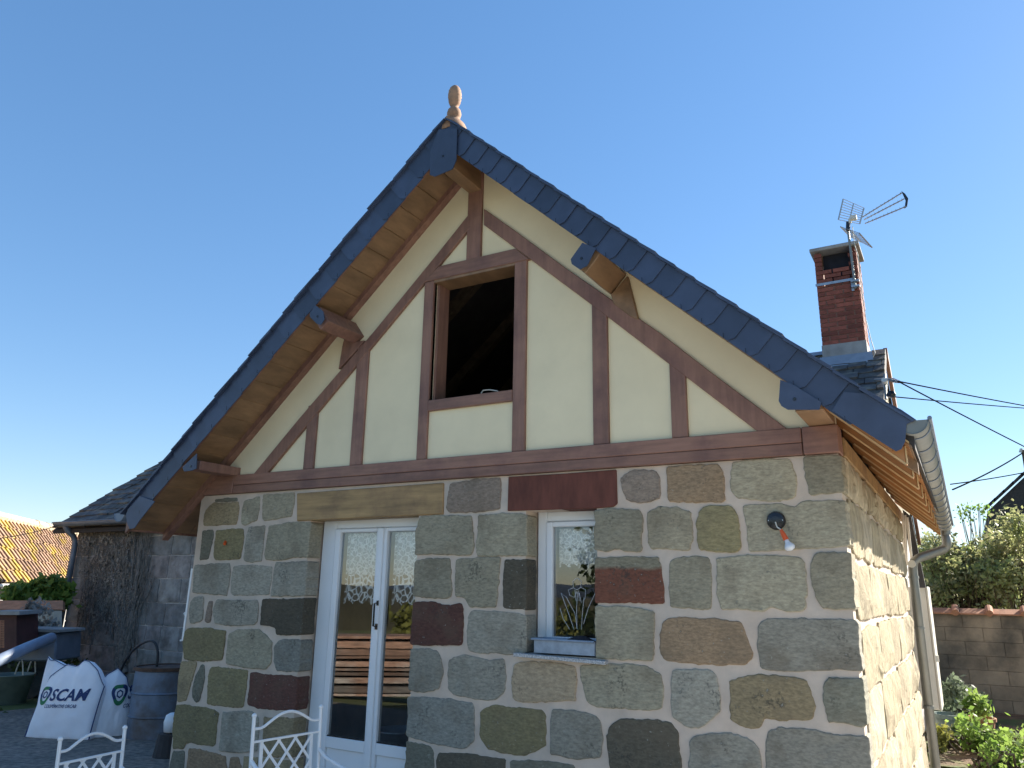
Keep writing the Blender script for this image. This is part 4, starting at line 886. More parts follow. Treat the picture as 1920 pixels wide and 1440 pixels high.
def clumps(a, b, cnt, r, seed, y0, y1, jitter):
    """clump centres between two sight lines at given depths"""
    rg = random.Random(seed); out = []; rr = []
    for k in range(cnt):
        f = rg.random(); y = rg.uniform(y0, y1); px = a[0]+(b[0]-a[0])*f; py = a[1]+(b[1]-a[1])*f+rg.uniform(0, jitter)
        out.append(tuple(W(px, py, y=y))); rr.append(r*rg.uniform(.6, 1.25))
    return out, rr
c, r = clumps((1735, 1010), (1905, 1030), 46, .33, 1, 11.2, 13, 120); shrub('lilac_bush', c, r, 10500, .055, 'leaf_olive', 'broad olive-green bush rising above the coping of the garden wall', 'bush', 1, stems=6)
c, r = clumps((1790, 1000), (1860, 1000), 9, .22, 2, 12.2, 13, 110); c += [tuple(W(1812, 962, y=12.6)), tuple(W(1845, 955, y=12.8))]; r += [.2, .16]
shrub('young_tree', c, r, 900, .045, 'leaf_bright', 'thin young tree with sparse light leaves standing above the bush', 'tree', 2, stems=9)
c, r = clumps((1850, 975), (1930, 985), 14, .28, 3, 11.0, 12, 120); shrub('hedge_bush', c, r, 3600, .055, 'leaf_olive', 'yellow-green leafy bush in front of the dark roof at the right edge', 'bush', 3, stems=5)
c, r = clumps((1700, 990), (1745, 1040), 7, .30, 6, 13, 14, 60); shrub('background_tree', c, r, 900, .055, 'leaf_dark', 'darker tree seen through the gap between eaves and downpipe', 'tree', 6, stems=5)
c, r = clumps((1800, 1355), (1915, 1345), 16, .16, 4, 5.6, 6.9, 75); shrub('rose_bush', c, r, 1700, .05, 'leaf_bright', 'sunlit bright green bush spreading at the lower right', 'bush', 4, aspect=1.3)
c, r = clumps((1850, 1400), (1930, 1405), 8, .15, 14, 4.6, 5.4, 70); shrub('leafy_bush', c, r, 1100, .045, 'leaf_bright', 'bright green bush cut by the bottom right corner', 'bush', 14, aspect=1.3)
c, r = clumps((1765, 1315), (1860, 1318), 8, .15, 5, 7.4, 8.4, 30); shrub('grey_shrub', c, r, 800, .04, 'leaf_grey', 'grey-green shrub at the foot of the dark garden wall', 'shrub', 5, stems=4)
c, r = clumps((1755, 1375), (1780, 1375), 5, .11, 7, 5.6, 6.1, 40); shrub('low_shrub', c, r, 550, .04, 'leaf_yellow', 'low yellow-green shrub beside the foot of the zinc downpipe', 'shrub', 7, stems=3)
def pot(px, py, y, r, h, m, label):
    p = W(px, py, y=y); z = 0
    t = thing('plant_pot', (p.x, y, z), label, 'plant pot')
    mb = MB().lathe([(r*.68, 0), (r*.95, h*.86), (r*1.06, h*.86), (r*1.08, h), (r*.95, h), (r*.9, h*.9), (.01, h*.88)], (p.x, y, z), 18)
    build('pot_body', mb, m, t, smooth=False); return t, Vector((p.x, y, h))
t, p = pot(1784, 1380, 6.5, .17, .32, 'bucket', 'grey-green plastic plant pot beside the downpipe'); 
V, Q = leaf_cloud([p+Vector((0, 0, .18)), p+Vector((.1, 0, .3))], [.15, .13], 320, .05, 31); o = fast_mesh('pot_plant', V, Q, 'leaf_grey'); props(o, 'grey-leaved plant growing in the grey-green pot', 'plant')
t, p = pot(1845, 1390, 6.9, .15, .26, 'terracotta', 'terracotta plant pot in front of the garden wall')
V, Q = leaf_cloud([p+Vector((0, 0, .12)), p+Vector((-.12, 0, .2))], [.14, .12], 320, .05, 32); o = fast_mesh('pot_plant', V, Q, 'leaf_bright'); props(o, 'green plant filling the terracotta pot', 'plant')
gs = build('garden_soil', MB().prism([(1.45, 4.9, .012), (7, 4.9, .012), (7, 9.54, .012), (1.45, 9.54, .012)], (0, 0, .01)), mat('garden_earth', (.16, .09, .05), rough=.95, noise_amt=.5, noise_scale=6, bump=.8, bump_scale=20, bump_dist=.03, col2=(.06, .09, .02), col2_scale=1.5), None); props(gs, kind='structure')
# dark roofed building at the right edge
dh = thing('dark_roofed_house', (9, 26, 0), 'house with a dark tiled roof cut off by the right edge', 'house')
R0, R1, R2 = W(1858, 958, y=24), W(1925, 890, y=24), W(1860, 1010, y=24)
zr = R1.z+ .8
build('roof_slope', MB().prism([(R0.x-.1, 23.5, R0.z-.05), (R1.x+.9, 23.5, zr), (R1.x+3.6, 23.5, R0.z-1.6), (R0.x-.1, 23.5, R0.z-2.4)], (0, 9, 0)), 'dark_roof', dh)
for k in range(8):
    a = Vector((R0.x-.15, 23.4, R0.z)).lerp(Vector((R1.x+.9, 23.4, zr+.05)), k/8); b = Vector((R0.x-.15, 23.4, R0.z)).lerp(Vector((R1.x+.9, 23.4, zr+.05)), (k+1.08)/8)
    build('verge_tile', MB().prism([a, b, b+Vector((0, 0, .09)), a+Vector((-.03, 0, .05))], (0, .5, 0)), 'dark_roof', dh)

# ================================================================== barn with lichened tile roof on the left
random.seed(9)
bd = Vector((-.69, .724, 0)).normalized(); bn = Vector((.724, .69, 0)).normalized()
E0 = W(60, 1096, y=5.5); E0.z = 1.585
barn = thing('tiled_barn', E0, 'low barn with orange lichen-covered clay tile roof beyond the farmhouse', 'barn')
run, rise = 1.0, 1.43
# eave runs along bd through E0; slope climbs against bn
def bp(u, v, h=0):      # u along the eave (right is negative), v up the slope in metres
    k = v/math.hypot(run, rise); return E0-bd*u-bn*(run*k)+Vector((0, 0, rise*k))+(bn*rise+Vector((0, 0, run))).normalized()*h
SLm = math.hypot(run, rise)
build('roof_deck', MB().prism([bp(-9, 0), bp(7, 0), bp(7, SLm), bp(-9, SLm)], (0, 0, -.12)), 'dark_roof', barn)
cntt = 0; restb = MB(); nb = (bn*rise+Vector((0, 0, run))).normalized()
for r_ in range(6):
    v0 = r_*SLm/6; v1 = v0+SLm/6+.05; u = -8.8
    while u < 6.6:
        j = rnd(-.012, .012); h0 = .05+rnd(0, .01); h1 = .02
        a, b, c_, d_ = bp(u, v0+j, h0), bp(u+.205, v0+j, h0), bp(u+.205, v1, h1), bp(u, v1, h1)
        m_ = MB().prism([a, b, c_, d_], nb*.014).prism([bp(u+.16, v0+j, h0+.0145), bp(u+.225, v0+j, h0+.0145), bp(u+.225, v1, h1+.0145), bp(u+.16, v1, h1+.0145)], nb*.03)
        px, py = PXY(a)
        if -15 < px < 150 and cntt < 295: build('roof_tile', m_, 'barn_tile', barn); cntt += 1
        else: restb.add(m_.v, m_.f)
        u += .235
build('roof_tiles', restb, 'barn_tile', barn, kind='stuff')
u = -9
while u < 6.8:
    build('ridge_tile', MB().tube([bp(u, SLm+.02, .02), bp(u+.42, SLm+.02, .02+rnd(-.01, .02))], .12, 8), 'barn_ridge', barn); u += .4
build('barn_wall', MB().prism([bp(-8.5, 0)-bn*.35+Vector((0, 0, -.05)), bp(6.5, 0)-bn*.35+Vector((0, 0, -.05)), bp(6.5, 0)-bn*.35+Vector((0, 0, -3)), bp(-8.5, 0)-bn*.35+Vector((0, 0, -3))], -bn*.3), 'cement', barn)
build('barn_gutter', MB().tube([bp(-8.8, -.03, -.02), bp(6.8, -.03, -.02)], .035, 8), 'white', barn)
iv = []; rr = []
rg = random.Random(5)
for k in range(26):
    p_ = W(rg.uniform(25, 118), rg.uniform(1104, 1128), y=0); d_ = (p_-CAM).normalized(); tt = 15.2; iv.append(tuple(CAM+d_*tt)); rr.append(rg.uniform(.10, .2))
iv += [tuple(CAM+(W(x_, y_, y=0)-CAM).normalized()*15.2) for x_, y_ in ((90, 1096), (98, 1100), (75, 1102), (105, 1110))]; rr += [.18]*4
V, Q = leaf_cloud(iv, rr, 1900, .085, 77); o = fast_mesh('climbing_plant', V, Q, 'leaf_bright'); props(o, 'green climbing plant hanging below the barn eaves', 'climber')
# lean-to with clay tile edge, sunlit boards and dark red shed below the barn
ln = thing('lean_to', CAM+(W(60, 1180, y=0)-CAM).normalized()*14.6, 'lean-to with clay tile edge and pale boarded front below the barn', 'shed')
def far(px, py, t): return CAM+(W(px, py, y=0)-CAM).normalized()*t
build('tile_edge', MB().prism([far(-20, 1126, 14.8), far(118, 1126, 14.3), far(118, 1143, 14.0), far(-20, 1143, 14.5)], (-.1, .1, -.04)), 'terracotta', ln)
for k in range(9):
    a = far(28+k*10, 1145, 14.3-.03*k); b = far(36+k*10, 1145, 14.27-.03*k); a2 = far(28+k*10, 1182, 14.3-.03*k); b2 = far(36+k*10, 1182, 14.27-.03*k)
    build('board', MB().prism([a, b, b2, a2], -bn*.03), 'cabinet', ln)
build('back_panel', MB().prism([far(-20, 1143, 14.9), far(116, 1143, 14.5), far(116, 1260, 14.5), far(-20, 1260, 14.9)], -bn*.1), 'soil', ln)
rs = thing('red_shed', far(12, 1215, 12.5), 'dark red wooden hutch with mesh front at the far left edge', 'hutch')
build('hutch_body', MB().prism([far(-30, 1152, 12.6), far(31, 1152, 12.3), far(31, 1225, 12.3), far(-30, 1225, 12.6)], (-.4, .5, 0)), 'red_wood', rs)
build('hutch_roof', MB().prism([far(-30, 1146, 12.5), far(36, 1146, 12.1), far(36, 1153, 12.1), far(-30, 1153, 12.5)], (-.45, .55, 0)), 'cement', rs)
ms = MB()
for k in range(6):
    ms.tube([far(-8+3*k, 1163, 12.15), far(-8+3*k, 1215, 12.15)], .006, 4)
for k in range(12): ms.tube([far(-8, 1164+k*4.4, 12.15), far(8, 1164+k*4.4, 12.15)], .006, 4)
build('wire_mesh', ms, 'terracotta', rs)
c, r = [], []
for k in range(10):
    c.append(tuple(far(80+rg.uniform(-28, 26), rg.uniform(1128, 1180), 13.8))); r.append(.1)
V, Q = leaf_cloud(c, r, 420, .06, 80); o = fast_mesh('dry_creeper', V, Q, 'leaf_dead'); props(o, 'dry brown creeper trailing over the lean-to boards', 'climber')
wire(far(-20, 1012, 12), W(112, 984, y=3.66), .03, 'thin cable crossing in front of the orange tile roof', .006)

# ================================================================== yard at the left
random.seed(13)
# dead creeper on the farmhouse wall
cr = thing('dead_creeper', (-10, RY-.05, 0), 'leafless creeper with thick dead stems covering the grey farmhouse wall', 'creeper')
sm = MB(); rg = random.Random(17)
def rp(px, py): return W(px, py, y=RY-.05)
def vine(p0, p1, r0, wob, seg=9):
    a = rp(*p0); b = rp(*p1); pts = []
    for i in range(seg+1):
        f = i/seg; p = a.lerp(b, f)+Vector((rg.uniform(-wob, wob), rg.uniform(-.02, .02)-.01, 0)); pts.append(p)
    sm.tube(pts, [r0*(1-.7*i/seg) for i in range(seg+1)], 6)
for k in range(7): vine((222+rg.uniform(-14, 14), 1262), (225+rg.uniform(-22, 18), 1010+rg.uniform(-20, 40)), .05, .05)
for k in range(5): vine((232+rg.uniform(-6, 6), 1240), (258+rg.uniform(-10, 14), 1000+rg.uniform(-10, 30)), .035, .04)
for k in range(9): vine((236+rg.uniform(-8, 6), 1225+rg.uniform(-40, 10)), (270+rg.uniform(-14, 30), 1040+rg.uniform(-20, 60)), .016, .03)
for k in range(26):
    x0 = rg.uniform(130, 255); vine((x0, 1215+rg.uniform(-60, 20)), (x0+rg.uniform(8, 26), 992), .011, .035)
build('stem', sm, 'dead', cr)
tw = MB()
for k in range(950):
    px = 150+105*rg.random(); py = 990+200*rg.random()**1.5
    if px < 140+(py-990)*-.1: continue
    a = rp(px, py)+Vector((0, -rg.uniform(0, .04), 0)); d = Vector((rg.uniform(-.12, .12), rg.uniform(-.03, .0), rg.uniform(-.16, .16)))
    tw.tube([a, a+d*.5+Vector((0, -.02, 0)), a+d], [.005, .004, .002], 3, cap=False)
for k in range(300):
    px = 255+30*rg.random(); py = 992+150*rg.random()**1.6; a = rp(px, py); d = Vector((rg.uniform(-.08, .08), -.01, rg.uniform(-.25, .2)))
    tw.tube([a, a+d], [.006, .002], 3, cap=False)
build('twigs', tw, 'dead', cr, kind='stuff')
cc, rr = [], []
for k in range(60):
    px = rg.uniform(155, 250); py = 992+rg.random()**1.7*180
    cc.append(tuple(rp(px, py))); rr.append(.16)
for k in range(16): cc.append(tuple(rp(rg.uniform(222, 240), rg.uniform(1120, 1250)))); rr.append(.1)
V, Q = leaf_cloud(cc, rr, 5200, .045, 41, aspect=1.1); V[:, 1] = RY-.06+(V[:, 1]-RY)*.28
fast_mesh('dead_leaves', V, Q, 'leaf_dead', cr, kind='stuff')

# thin white rail on the cottage corner
wp = thing('white_rail', W(353, 1130, x=-3.66), 'slim white rail with a small catch fixed at the left corner of the cottage', 'rail')
build('rail', MB().beam(W(362, 1066, x=-3.668), W(344, 1200, x=-3.668), .022, .022, up=(1, 0, 0)), 'white', wp)
build('catch', MB().tube([W(356, 1142, x=-3.67), W(345, 1150, x=-3.69), W(350, 1160, x=-3.67)], .006, 6).tube([W(344, 1200, x=-3.668), W(338, 1201, x=-3.70)], .008, 6), 'white', wp)
# little red plug in the wall
pg = build('wall_plug', MB().tube([W(423, 1016, y=-.01), W(421, 1020, y=-.035)], [.014, .012], 8), 'orange', None); props(pg, 'small orange plug left in a stone near the top left corner', 'wall plug')

# ---- wall lamp
lc = W(1455, 976, y=-.02)
lamp = thing('wall_lamp', lc, 'round black lamp base with a bare bulb dangling on the stone wall', 'wall lamp')
lb = MB()
for i, (r_, y) in enumerate(((.048, -.012), (.050, -.020), (.044, -.034), (.02, -.040))): pass
prof = [(.050, -.008), (.050, -.022), (.044, -.033), (.022, -.038), (.004, -.039)]
n = 22; vs = [(lc.x+r_*math.cos(2*math.pi*k/n), y, lc.z+r_*math.sin(2*math.pi*k/n)) for r_, y in prof for k in range(n)]
lb.add(vs, [(i*n+k, i*n+(k+1) % n, (i+1)*n+(k+1) % n, (i+1)*n+k) for i in range(len(prof)-1) for k in range(n)]+[tuple(range((len(prof)-1)*n, len(prof)*n)), tuple(range(n-1, -1, -1))])
base = build('lamp_base', lb, 'black', lamp, smooth=False)
for dx in (-.036, .036): build('screw', MB().tube([(lc.x+dx, -.035, lc.z), (lc.x+dx, -.031, lc.z)], .004, 8), 'alu', base)
p1, p2, p3, p4 = W(1457, 988, y=-.05), W(1464, 993, y=-.06), W(1474, 1012, y=-.06), W(1484, 1032, y=-.06)
build('flex', MB().tube([(lc.x, -.039, lc.z-.01), p1, p2], .004, 6), 'cabinet', lamp)
build('connector', MB().tube([p2, p2.lerp(p3, .5), p3], [.008, .013, .015], 8), 'orange', lamp)
d = (p4-p3); build('bulb', MB().tube([p3, p3+d*.15, p3+d*.30, p3+d*.5, p3+d*.72, p3+d*.9, p3+d*1.02], [.012, .012, .015, .024, .029, .022, .006], 14), 'bulb', lamp, smooth=True)

# ---- planter on the sill with dark cloth
pt = thing('zinc_planter', W(1060, 1225, y=.05), 'galvanised zinc window box standing on the granite sill', 'planter')
x0, x1, zb, ztp = -.372, .046, 1.256, 1.335
mb = MB(); y0, y1 = -.028, .118
mb.box((x0+.012, y0+.010, zb), (x1-.004, y0+.014, ztp)); mb.box((x0+.012, y1-.014, zb), (x1-.004, y1-.010, ztp)); mb.box((x0+.010, y0+.0145, zb), (x0+.014, y1-.0145, ztp)); mb.box((x1-.004, y0+.0145, zb), (x1, y1-.0145, ztp)); mb.box((x0+.015, y0+.015, zb), (x1-.005, y1-.015, zb+.004))
build('trough', mb, 'galv', pt)
build('rim', MB().tube([(x0, y0, ztp), (x1, y0, ztp)], .007, 8).tube([(x0, y0, ztp), (x0, y1, ztp)], .007, 8).tube([(x0, y1, ztp), (x1, y1, ztp)], .007, 8), 'galv', pt)
ck = MB(); V_ = []
for i in range(9):
    for j in range(5):
        a = i/8; b = j/4; V_.append((-.20+a*.24, -.01+b*.11, ztp-.02+.05*math.sin(a*3.1)*(.4+.6*math.sin(b*3.1))+rg.uniform(-.004, .004)))
ck.add(V_, [(i*5+j, (i+1)*5+j, (i+1)*5+j+1, i*5+j+1) for i in range(8) for j in range(4)])
props(build('dark_cloth', ck, 'cloth_dark', None, smooth=True), 'crumpled dark cloth lying in the zinc window box', 'cloth')
# bent wire seen in the gable opening
p = [W(902, 738, y=.05), W(906, 732, y=.05), W(918, 731, y=.06), W(932, 733, y=.06), W(937, 737, y=.06)]
props(build('bent_wire', MB().tube(p, .005, 6), 'cabinet', None), 'short bent pale cable end lying on the sill of the gable opening', 'cable')

# ---- lace curtains
def curtain(x0, x1, ztop, zbot, y, label, scall, m='lace', m2='lace_hem', hem=.12):
    t = thing('lace_curtain', ((x0+x1)/2, y, zbot), label, 'curtain', None); n = 40
    def strip(za, zb_fn, nm, mm):
        mb = MB(); vs = []
        for i in range(n+1):
            x = x0+(x1-x0)*i/n; yy = y+.007*math.sin(i*.9); vs += [(x, yy, za), (x, yy, zb_fn(i/n))]
        mb.add(vs, [(2*i, 2*i+1, 2*i+3, 2*i+2) for i in range(n)]); build(nm, mb, mm, t, smooth=True)
    strip(ztop, lambda f: zbot+hem, 'net', m)
    strip(zbot+hem, lambda f: zbot+.030*abs(math.sin(f*math.pi*scall)), 'hem', m2)
curtain(-2.13, -1.775, 2.026, 1.50, YD+.09, 'lace curtain with scalloped hem behind the left door pane', 4, hem=.22)
curtain(-1.668, -1.315, 2.026, 1.50, YD+.09, 'lace curtain with scalloped hem behind the right door pane', 4, hem=.22)
curtain(-.31, .034, 2.02, 1.765, YW+.09, 'short lace curtain behind the small window beside the door', 5, hem=.03)
# engraved iris flower on the small window
ir = MB(); IY = YW+.011
def ip(px, py): return W(px, py, y=IY)
def arc(pts, r=.0014): ir.tube([ip(*q) for q in pts], r, 5)
arc([(1082, 1180), (1081, 1140), (1083, 1110)]); arc([(1090, 1180), (1092, 1150), (1095, 1120)])
arc([(1076, 1180), (1066, 1150), (1052, 1112), (1062, 1120), (1078, 1150), (1082, 1178)]); arc([(1094, 1170), (1103, 1140), (1116, 1112)]); arc([(1068, 1180), (1056, 1160), (1050, 1140)])
arc([(1081, 1084), (1074, 1090), (1075, 1102), (1082, 1106), (1089, 1101), (1090, 1090), (1083, 1084)]); arc([(1075, 1102), (1066, 1106), (1068, 1116), (1077, 1120), (1082, 1108)]); arc([(1089, 1101), (1098, 1106), (1097, 1122), (1090, 1130), (1086, 1112)])
arc([(1078, 1106), (1080, 1126), (1086, 1126), (1085, 1107)])
props(build('etched_flower', ir, 'bulb', None), 'etched iris flower drawing on the small window pane', 'decoration')
# pale oval basin glimpsed inside the right door pane
bx = W(735, 1372, y=.55)
bs = thing('oval_basin', (bx.x, .55, .0), 'pale blue basin on a dark stool inside the door', 'basin')
build('bowl', MB().lathe([(.12, bx.z-.10), (.165, bx.z), (.175, bx.z), (.175, bx.z+.01), (.155, bx.z+.01), (.11, bx.z-.085)], (bx.x, .62, 0), 24), 'galv', bs, smooth=True)
build('stool', MB().box((bx.x-.15, .50, .032), (bx.x+.15, .74, bx.z-.101)), 'black', bs)

# ---- garden chairs
def chair(A_, B_, h, label):
    """A_, B_: feet positions (x, y) of the two back posts"""
    A_ = Vector((*A_, 0)); B_ = Vector((*B_, 0)); wv = B_-A_; wd = wv.length; e = wv.normalized(); f = Vector((e.y, -e.x, 0))   # f: where the sitter faces
    t = thing('garden_chair', (A_+B_)/2, label, 'garden chair', 'white lattice garden chairs')
    lean = -.04
    def P3(u, z, d=0): return A_+e*(u*wd)+f*(d+lean*(z/h-.5))+Vector((0, 0, z))
    k = h/.93
    for u in (0, 1):
        o = build('back_post', MB().tube([P3(u, .013), P3(u, h)], .0095, 8), 'white', t)
        build('ball_finial', MB().lathe([(.003, -.012), (.011, -.007), (.014, 0), (.011, .008), (.003, .013)], P3(u, h+.008), 10), 'white', o)
    arch = [P3(i/20, h-.055*k+.062*k*(max(0, math.sin((i/20-.12)/.76*math.pi)) if .12 < i/20 < .88 else 0)**1.15) for i in range(21)]
    build('top_rail', MB().tube(arch, .0075, 8), 'white', t)
    zt, zb_ = h-.115*k, h-.37*k
    build('cross_rail', MB().beam(P3(0, zt), P3(1, zt), .014, .010), 'white', t); build('cross_rail', MB().beam(P3(0, zb_), P3(1, zb_), .014, .010), 'white', t)
    u0, u1 = .13, .87
    for u in (u0, u1): build('back_slat', MB().beam(P3(u, zt-.005), P3(u, zb_+.005), .008, .018, up=e), 'white', t)
    la = MB(); nn_ = 3; cell = (u1-u0)/nn_; hz = (zt-zb_)
    asp = hz/(cell*wd*1.0); ncol = 3.0
    for s_ in (1, -1):
        for q_ in range(-4, 8):
            # line u = ua + v*hz/wd/tan -> diamonds as wide as tall
            us_, ue_ = u0+q_*cell, u0+q_*cell+s_*hz/wd*.85; za_, zc_ = zb_, zt
            def clip(ua, va, ub, vb):
                pts_ = []
                t0, t1 = 0.0, 1.0; du = ub-ua
                if abs(du) < 1e-9: return None
                ta, tb = (u0-ua)/du, (u1-ua)/du
                if ta > tb: ta, tb = tb, ta
                t0, t1 = max(t0, ta), min(t1, tb)
                if t1-t0 < .03: return None
                return (ua+du*t0, va+(vb-va)*t0, ua+du*t1, va+(vb-va)*t1)
            c_ = clip(us_, za_, ue_, zc_)
            if c_: la.beam(P3(c_[0], c_[1], s_*.0022), P3(c_[2], c_[3], s_*.0022), .004, .0135, up=e)
    build('lattice', la, 'white', t)
    sz = .45
    build('seat', MB().prism([P3(-.02, sz), P3(1.02, sz), P3(1.05, sz, .40), P3(-.05, sz, .40)], (0, 0, .014)), 'white', t, bevel=.004)
    for u in (0, 1):
        build('front_leg', MB().tube([P3(u, .013, .39), P3(u, .66, .38)], .0095, 8), 'white', t)
        build('armrest', MB().tube([P3(u, h-.20*k, .0), P3(u, h-.235*k, .06), P3(u, .68, .22), P3(u, .665, .38)], .0105, 8), 'white', t)
    return t
a, b = W(481, 1346, z=.96), W(606, 1329, z=.96); chair((a.x, a.y), (b.x, b.y), .96, 'white metal garden chair with lattice back in front of the french door')
a, b = W(118, 1390, z=.86), W(239, 1368, z=.86); chair((a.x, a.y), (b.x, b.y), .86, 'white metal garden chair in front of the big bags, cut by the bottom edge')

# ---- big bags with printed lettering
def text_mesh(s, size, shear=.0, bold=.0):
    cu = bpy.data.curves.new('txt', 'FONT'); cu.body = s; cu.size = size; cu.shear = shear; cu.offset = bold; cu.resolution_u = 3
    o = bpy.data.objects.new('txt', cu); COL.objects.link(o); dg = bpy.context.evaluated_depsgraph_get(); me = bpy.data.meshes.new_from_object(o.evaluated_get(dg))
    bm = bmesh.new(); bm.from_mesh(me); bmesh.ops.triangulate(bm, faces=bm.faces); 
    v = [(q.co.x, q.co.y) for q in bm.verts]; bm.verts.ensure_lookup_table(); f = [tuple(x.index for x in fc.verts) for fc in bm.faces]; bm.free()
    bpy.data.objects.remove(o); bpy.data.curves.remove(cu); bpy.data.meshes.remove(me); return v, f
def bag(corners, top, depth, yaw_y, label, logo=None, seed=1):
    """corners: ground left/right (px) front; top: list of px outline points along the mouth left to right; front plane at depth y"""
    yb = yaw_y; L0 = W(*corners[0], z=.0); R0 = W(*corners[1], z=.0)
    ex = Vector((R0.x-L0.x, R0.y-L0.y, 0)); wd = ex.length; ex.normalize(); ny_ = Vector((ex.y, -ex.x, 0))   # towards the camera side
    # mouth: intersect sight lines with the vertical plane through L0,R0
    tp = []
    for a, b in top:
        d_ = CF+CR*((a-960)/F_PX)-CU*((b-720)/F_PX); k = (L0-CAM).dot(ny_)/d_.dot(ny_); q_ = CAM+d_*k; tp.append(((q_-L0).dot(ex), q_.z))
    n_u, n_v = 34, 24
    tx = [p_[0] for p_ in tp]; tz = [p_[1] for p_ in tp]
    def S(u, v, lift=0):        # u 0..1 across, v 0..1 up
        xt = tx[0]+(tx[-1]-tx[0])*u; zt = float(np.interp(xt, tx, tz))
        xb = u*wd; z = v*zt; x = xb+(xt-xb)*v**1.1
        bul = .10*math.sin(math.pi*min(1, max(0, u)))**.36*(math.sin(math.pi*min(1, .10+v*.82)))**.7
        wr = .009*noise.noise(Vector((u*5+seed, v*4, seed*3.1)))+.006*noise.noise(Vector((u*12+seed, v*14, 2)))
        edge = math.sin(math.pi*min(1, max(0, u)))**.35
        return L0+ex*x+ny_*(bul+wr*edge-.10*v+lift)+Vector((0, 0, z))
    def Bk(u, v):
        xt = tx[0]+(tx[-1]-tx[0])*u; zt = float(np.interp(xt, tx, tz)); xb = u*wd; x = xb+(xt-xb)*v**1.1
        th = depth*(1-v**3*.85)*math.sin(math.pi*min(1, max(0, u)))**.4
        return L0+ex*x-ny_*(th+.10*v)+Vector((0, 0, v*zt*.97))
    vs = [S(i/n_u, j/n_v) for i in range(n_u+1) for j in range(n_v+1)]; m_ = n_v+1; o_ = len(vs); vs += [Bk(i/n_u, j/n_v) for i in range(n_u+1) for j in range(n_v+1)]
    fs = []
    for i in range(n_u):
        for j in range(n_v):
            a = i*m_+j; fs += [(a, a+m_, a+m_+1, a+1), (o_+a, o_+a+1, o_+a+m_+1, o_+a+m_)]
        fs += [(i*m_+n_v, (i+1)*m_+n_v, o_+(i+1)*m_+n_v, o_+i*m_+n_v), (i*m_, o_+i*m_, o_+(i+1)*m_, (i+1)*m_)]
    for j in range(n_v): fs += [(j, j+1, o_+j+1, o_+j), (n_u*m_+j, o_+n_u*m_+j, o_+n_u*m_+j+1, n_u*m_+j+1)]
    t = thing('big_bag', (L0+R0)/2, label, 'bag', 'white woven big bags')
    build('bag_body', MB().add(vs, fs), 'bag', t, smooth=True)
    sm_ = MB().tube([S(0.004, j/12, .004) for j in range(13)], .006, 5).tube([S(.996, j/12, .004) for j in range(13)], .006, 5).tube([S(i/24, .995, .006) for i in range(25)], .004, 5)
    build('seam', sm_, 'navy', t)
    if logo:
        (u0, v0, hgt, tilt, txt, sub, usc) = logo
        cw = wd
        def place(v2, f2, uo, vo, mm, nm, lift=.006):
            vsx = []
            for x_, y_ in v2:
                u_ = u0+(uo+x_)/cw; zm_ = float(np.interp(tx[0]+(tx[-1]-tx[0])*.5, tx, tz)); zt_ = float(np.interp(tx[0]+(tx[-1]-tx[0])*min(.995, u_), tx, tz)); v_ = (v0*zm_+vo+y_+(uo+x_)*tilt)/zt_
                vsx.append(S(min(.995, u_), v_, lift))
            build(nm, MB().add(vsx, f2), mm, t)
        # emblem: shield ring of navy and green around a small hexagon
        r_ = hgt*.78
        def ringpts(rad_, k, off=0):
            out = []
            for i in range(k):
                a = 2*math.pi*i/k; rr_ = rad_*(1+.10*math.cos(3*(a+math.pi/2))); out.append((rr_*.92*math.cos(a), rr_*math.sin(a)-rad_*.0))
            return out
        for (a0, a1, mm) in ((-.45, 1.15, 'navy'), (1.15, 2.5, 'green_print'), (2.5, 3.9, 'navy'), (3.9, 5.83, 'green_print')):
            k = 14; vv = []
            for i in range(k+1):
                a = a0+(a1-a0)*i/k; f_ = 1+.12*math.cos(3*(a+math.pi/2))
                vv += [(r_*f_*.86*math.cos(a), r_*f_*math.sin(a)), (r_*.62*f_*.86*math.cos(a), r_*.62*f_*math.sin(a))]
            place(vv, [(2*i, 2*i+1, 2*i+3, 2*i+2) for i in range(k)], r_*.8, hgt*.45, mm, 'emblem')
        vv = []
        for i in range(7):
            a = math.pi/6+2*math.pi*i/6; vv += [(r_*.38*math.cos(a), r_*.42*math.sin(a)), (r_*.24*math.cos(a), r_*.27*math.sin(a))]
        place(vv, [(2*i, 2*i+1, 2*i+3, 2*i+2) for i in range(6)], r_*.8, hgt*.45, 'navy', 'emblem')
        v2, f2 = text_mesh(txt, hgt*1.38, .22, .004); w2 = max(q_[0] for q_ in v2); k = usc/w2
        v2 = [(a_*k, b_) for a_, b_ in v2]; place(v2, f2, r_*1.72, 0, 'navy', 'lettering')
        v2, f2 = text_mesh(sub, hgt*.40, .22, .0008); w2 = max(q_[0] for q_ in v2); k = usc*.86/w2
        v2 = [(a_*k, b_) for a_, b_ in v2]; place(v2, f2, r_*1.3, -hgt*.62, 'navy', 'lettering')
    return t
bag([(47, 1383), (168, 1389)], [(72, 1300), (84, 1270), (104, 1256), (120, 1246), (139, 1250), (150, 1238), (160, 1240), (176, 1256), (186, 1290)], .45, 1, 'large white bag with full printed name leaning left of the rusty barrel',
    logo=(.07, .52, .118, .03, 'SCAM', 'COOPÉRATIVE ORCAB', .46), seed=1)
bag([(163, 1386), (240, 1379)], [(192, 1285), (193, 1276), (205, 1264), (224, 1253), (240, 1270), (243, 1285), (254, 1300)], .40, 1, 'second white bag partly overlapped, standing against the rusty barrel',
    logo=(.36, .56, .135, .0, 'SCAM'[:2], 'COOPÉ', .17), seed=5)
bag([(62, 1370), (120, 1372)], [(76, 1260), (78, 1240), (82, 1231), (88, 1238), (98, 1238), (112, 1246), (124, 1252)], .4, 1, 'white bag with a pointed corner standing behind the printed bags', seed=9)

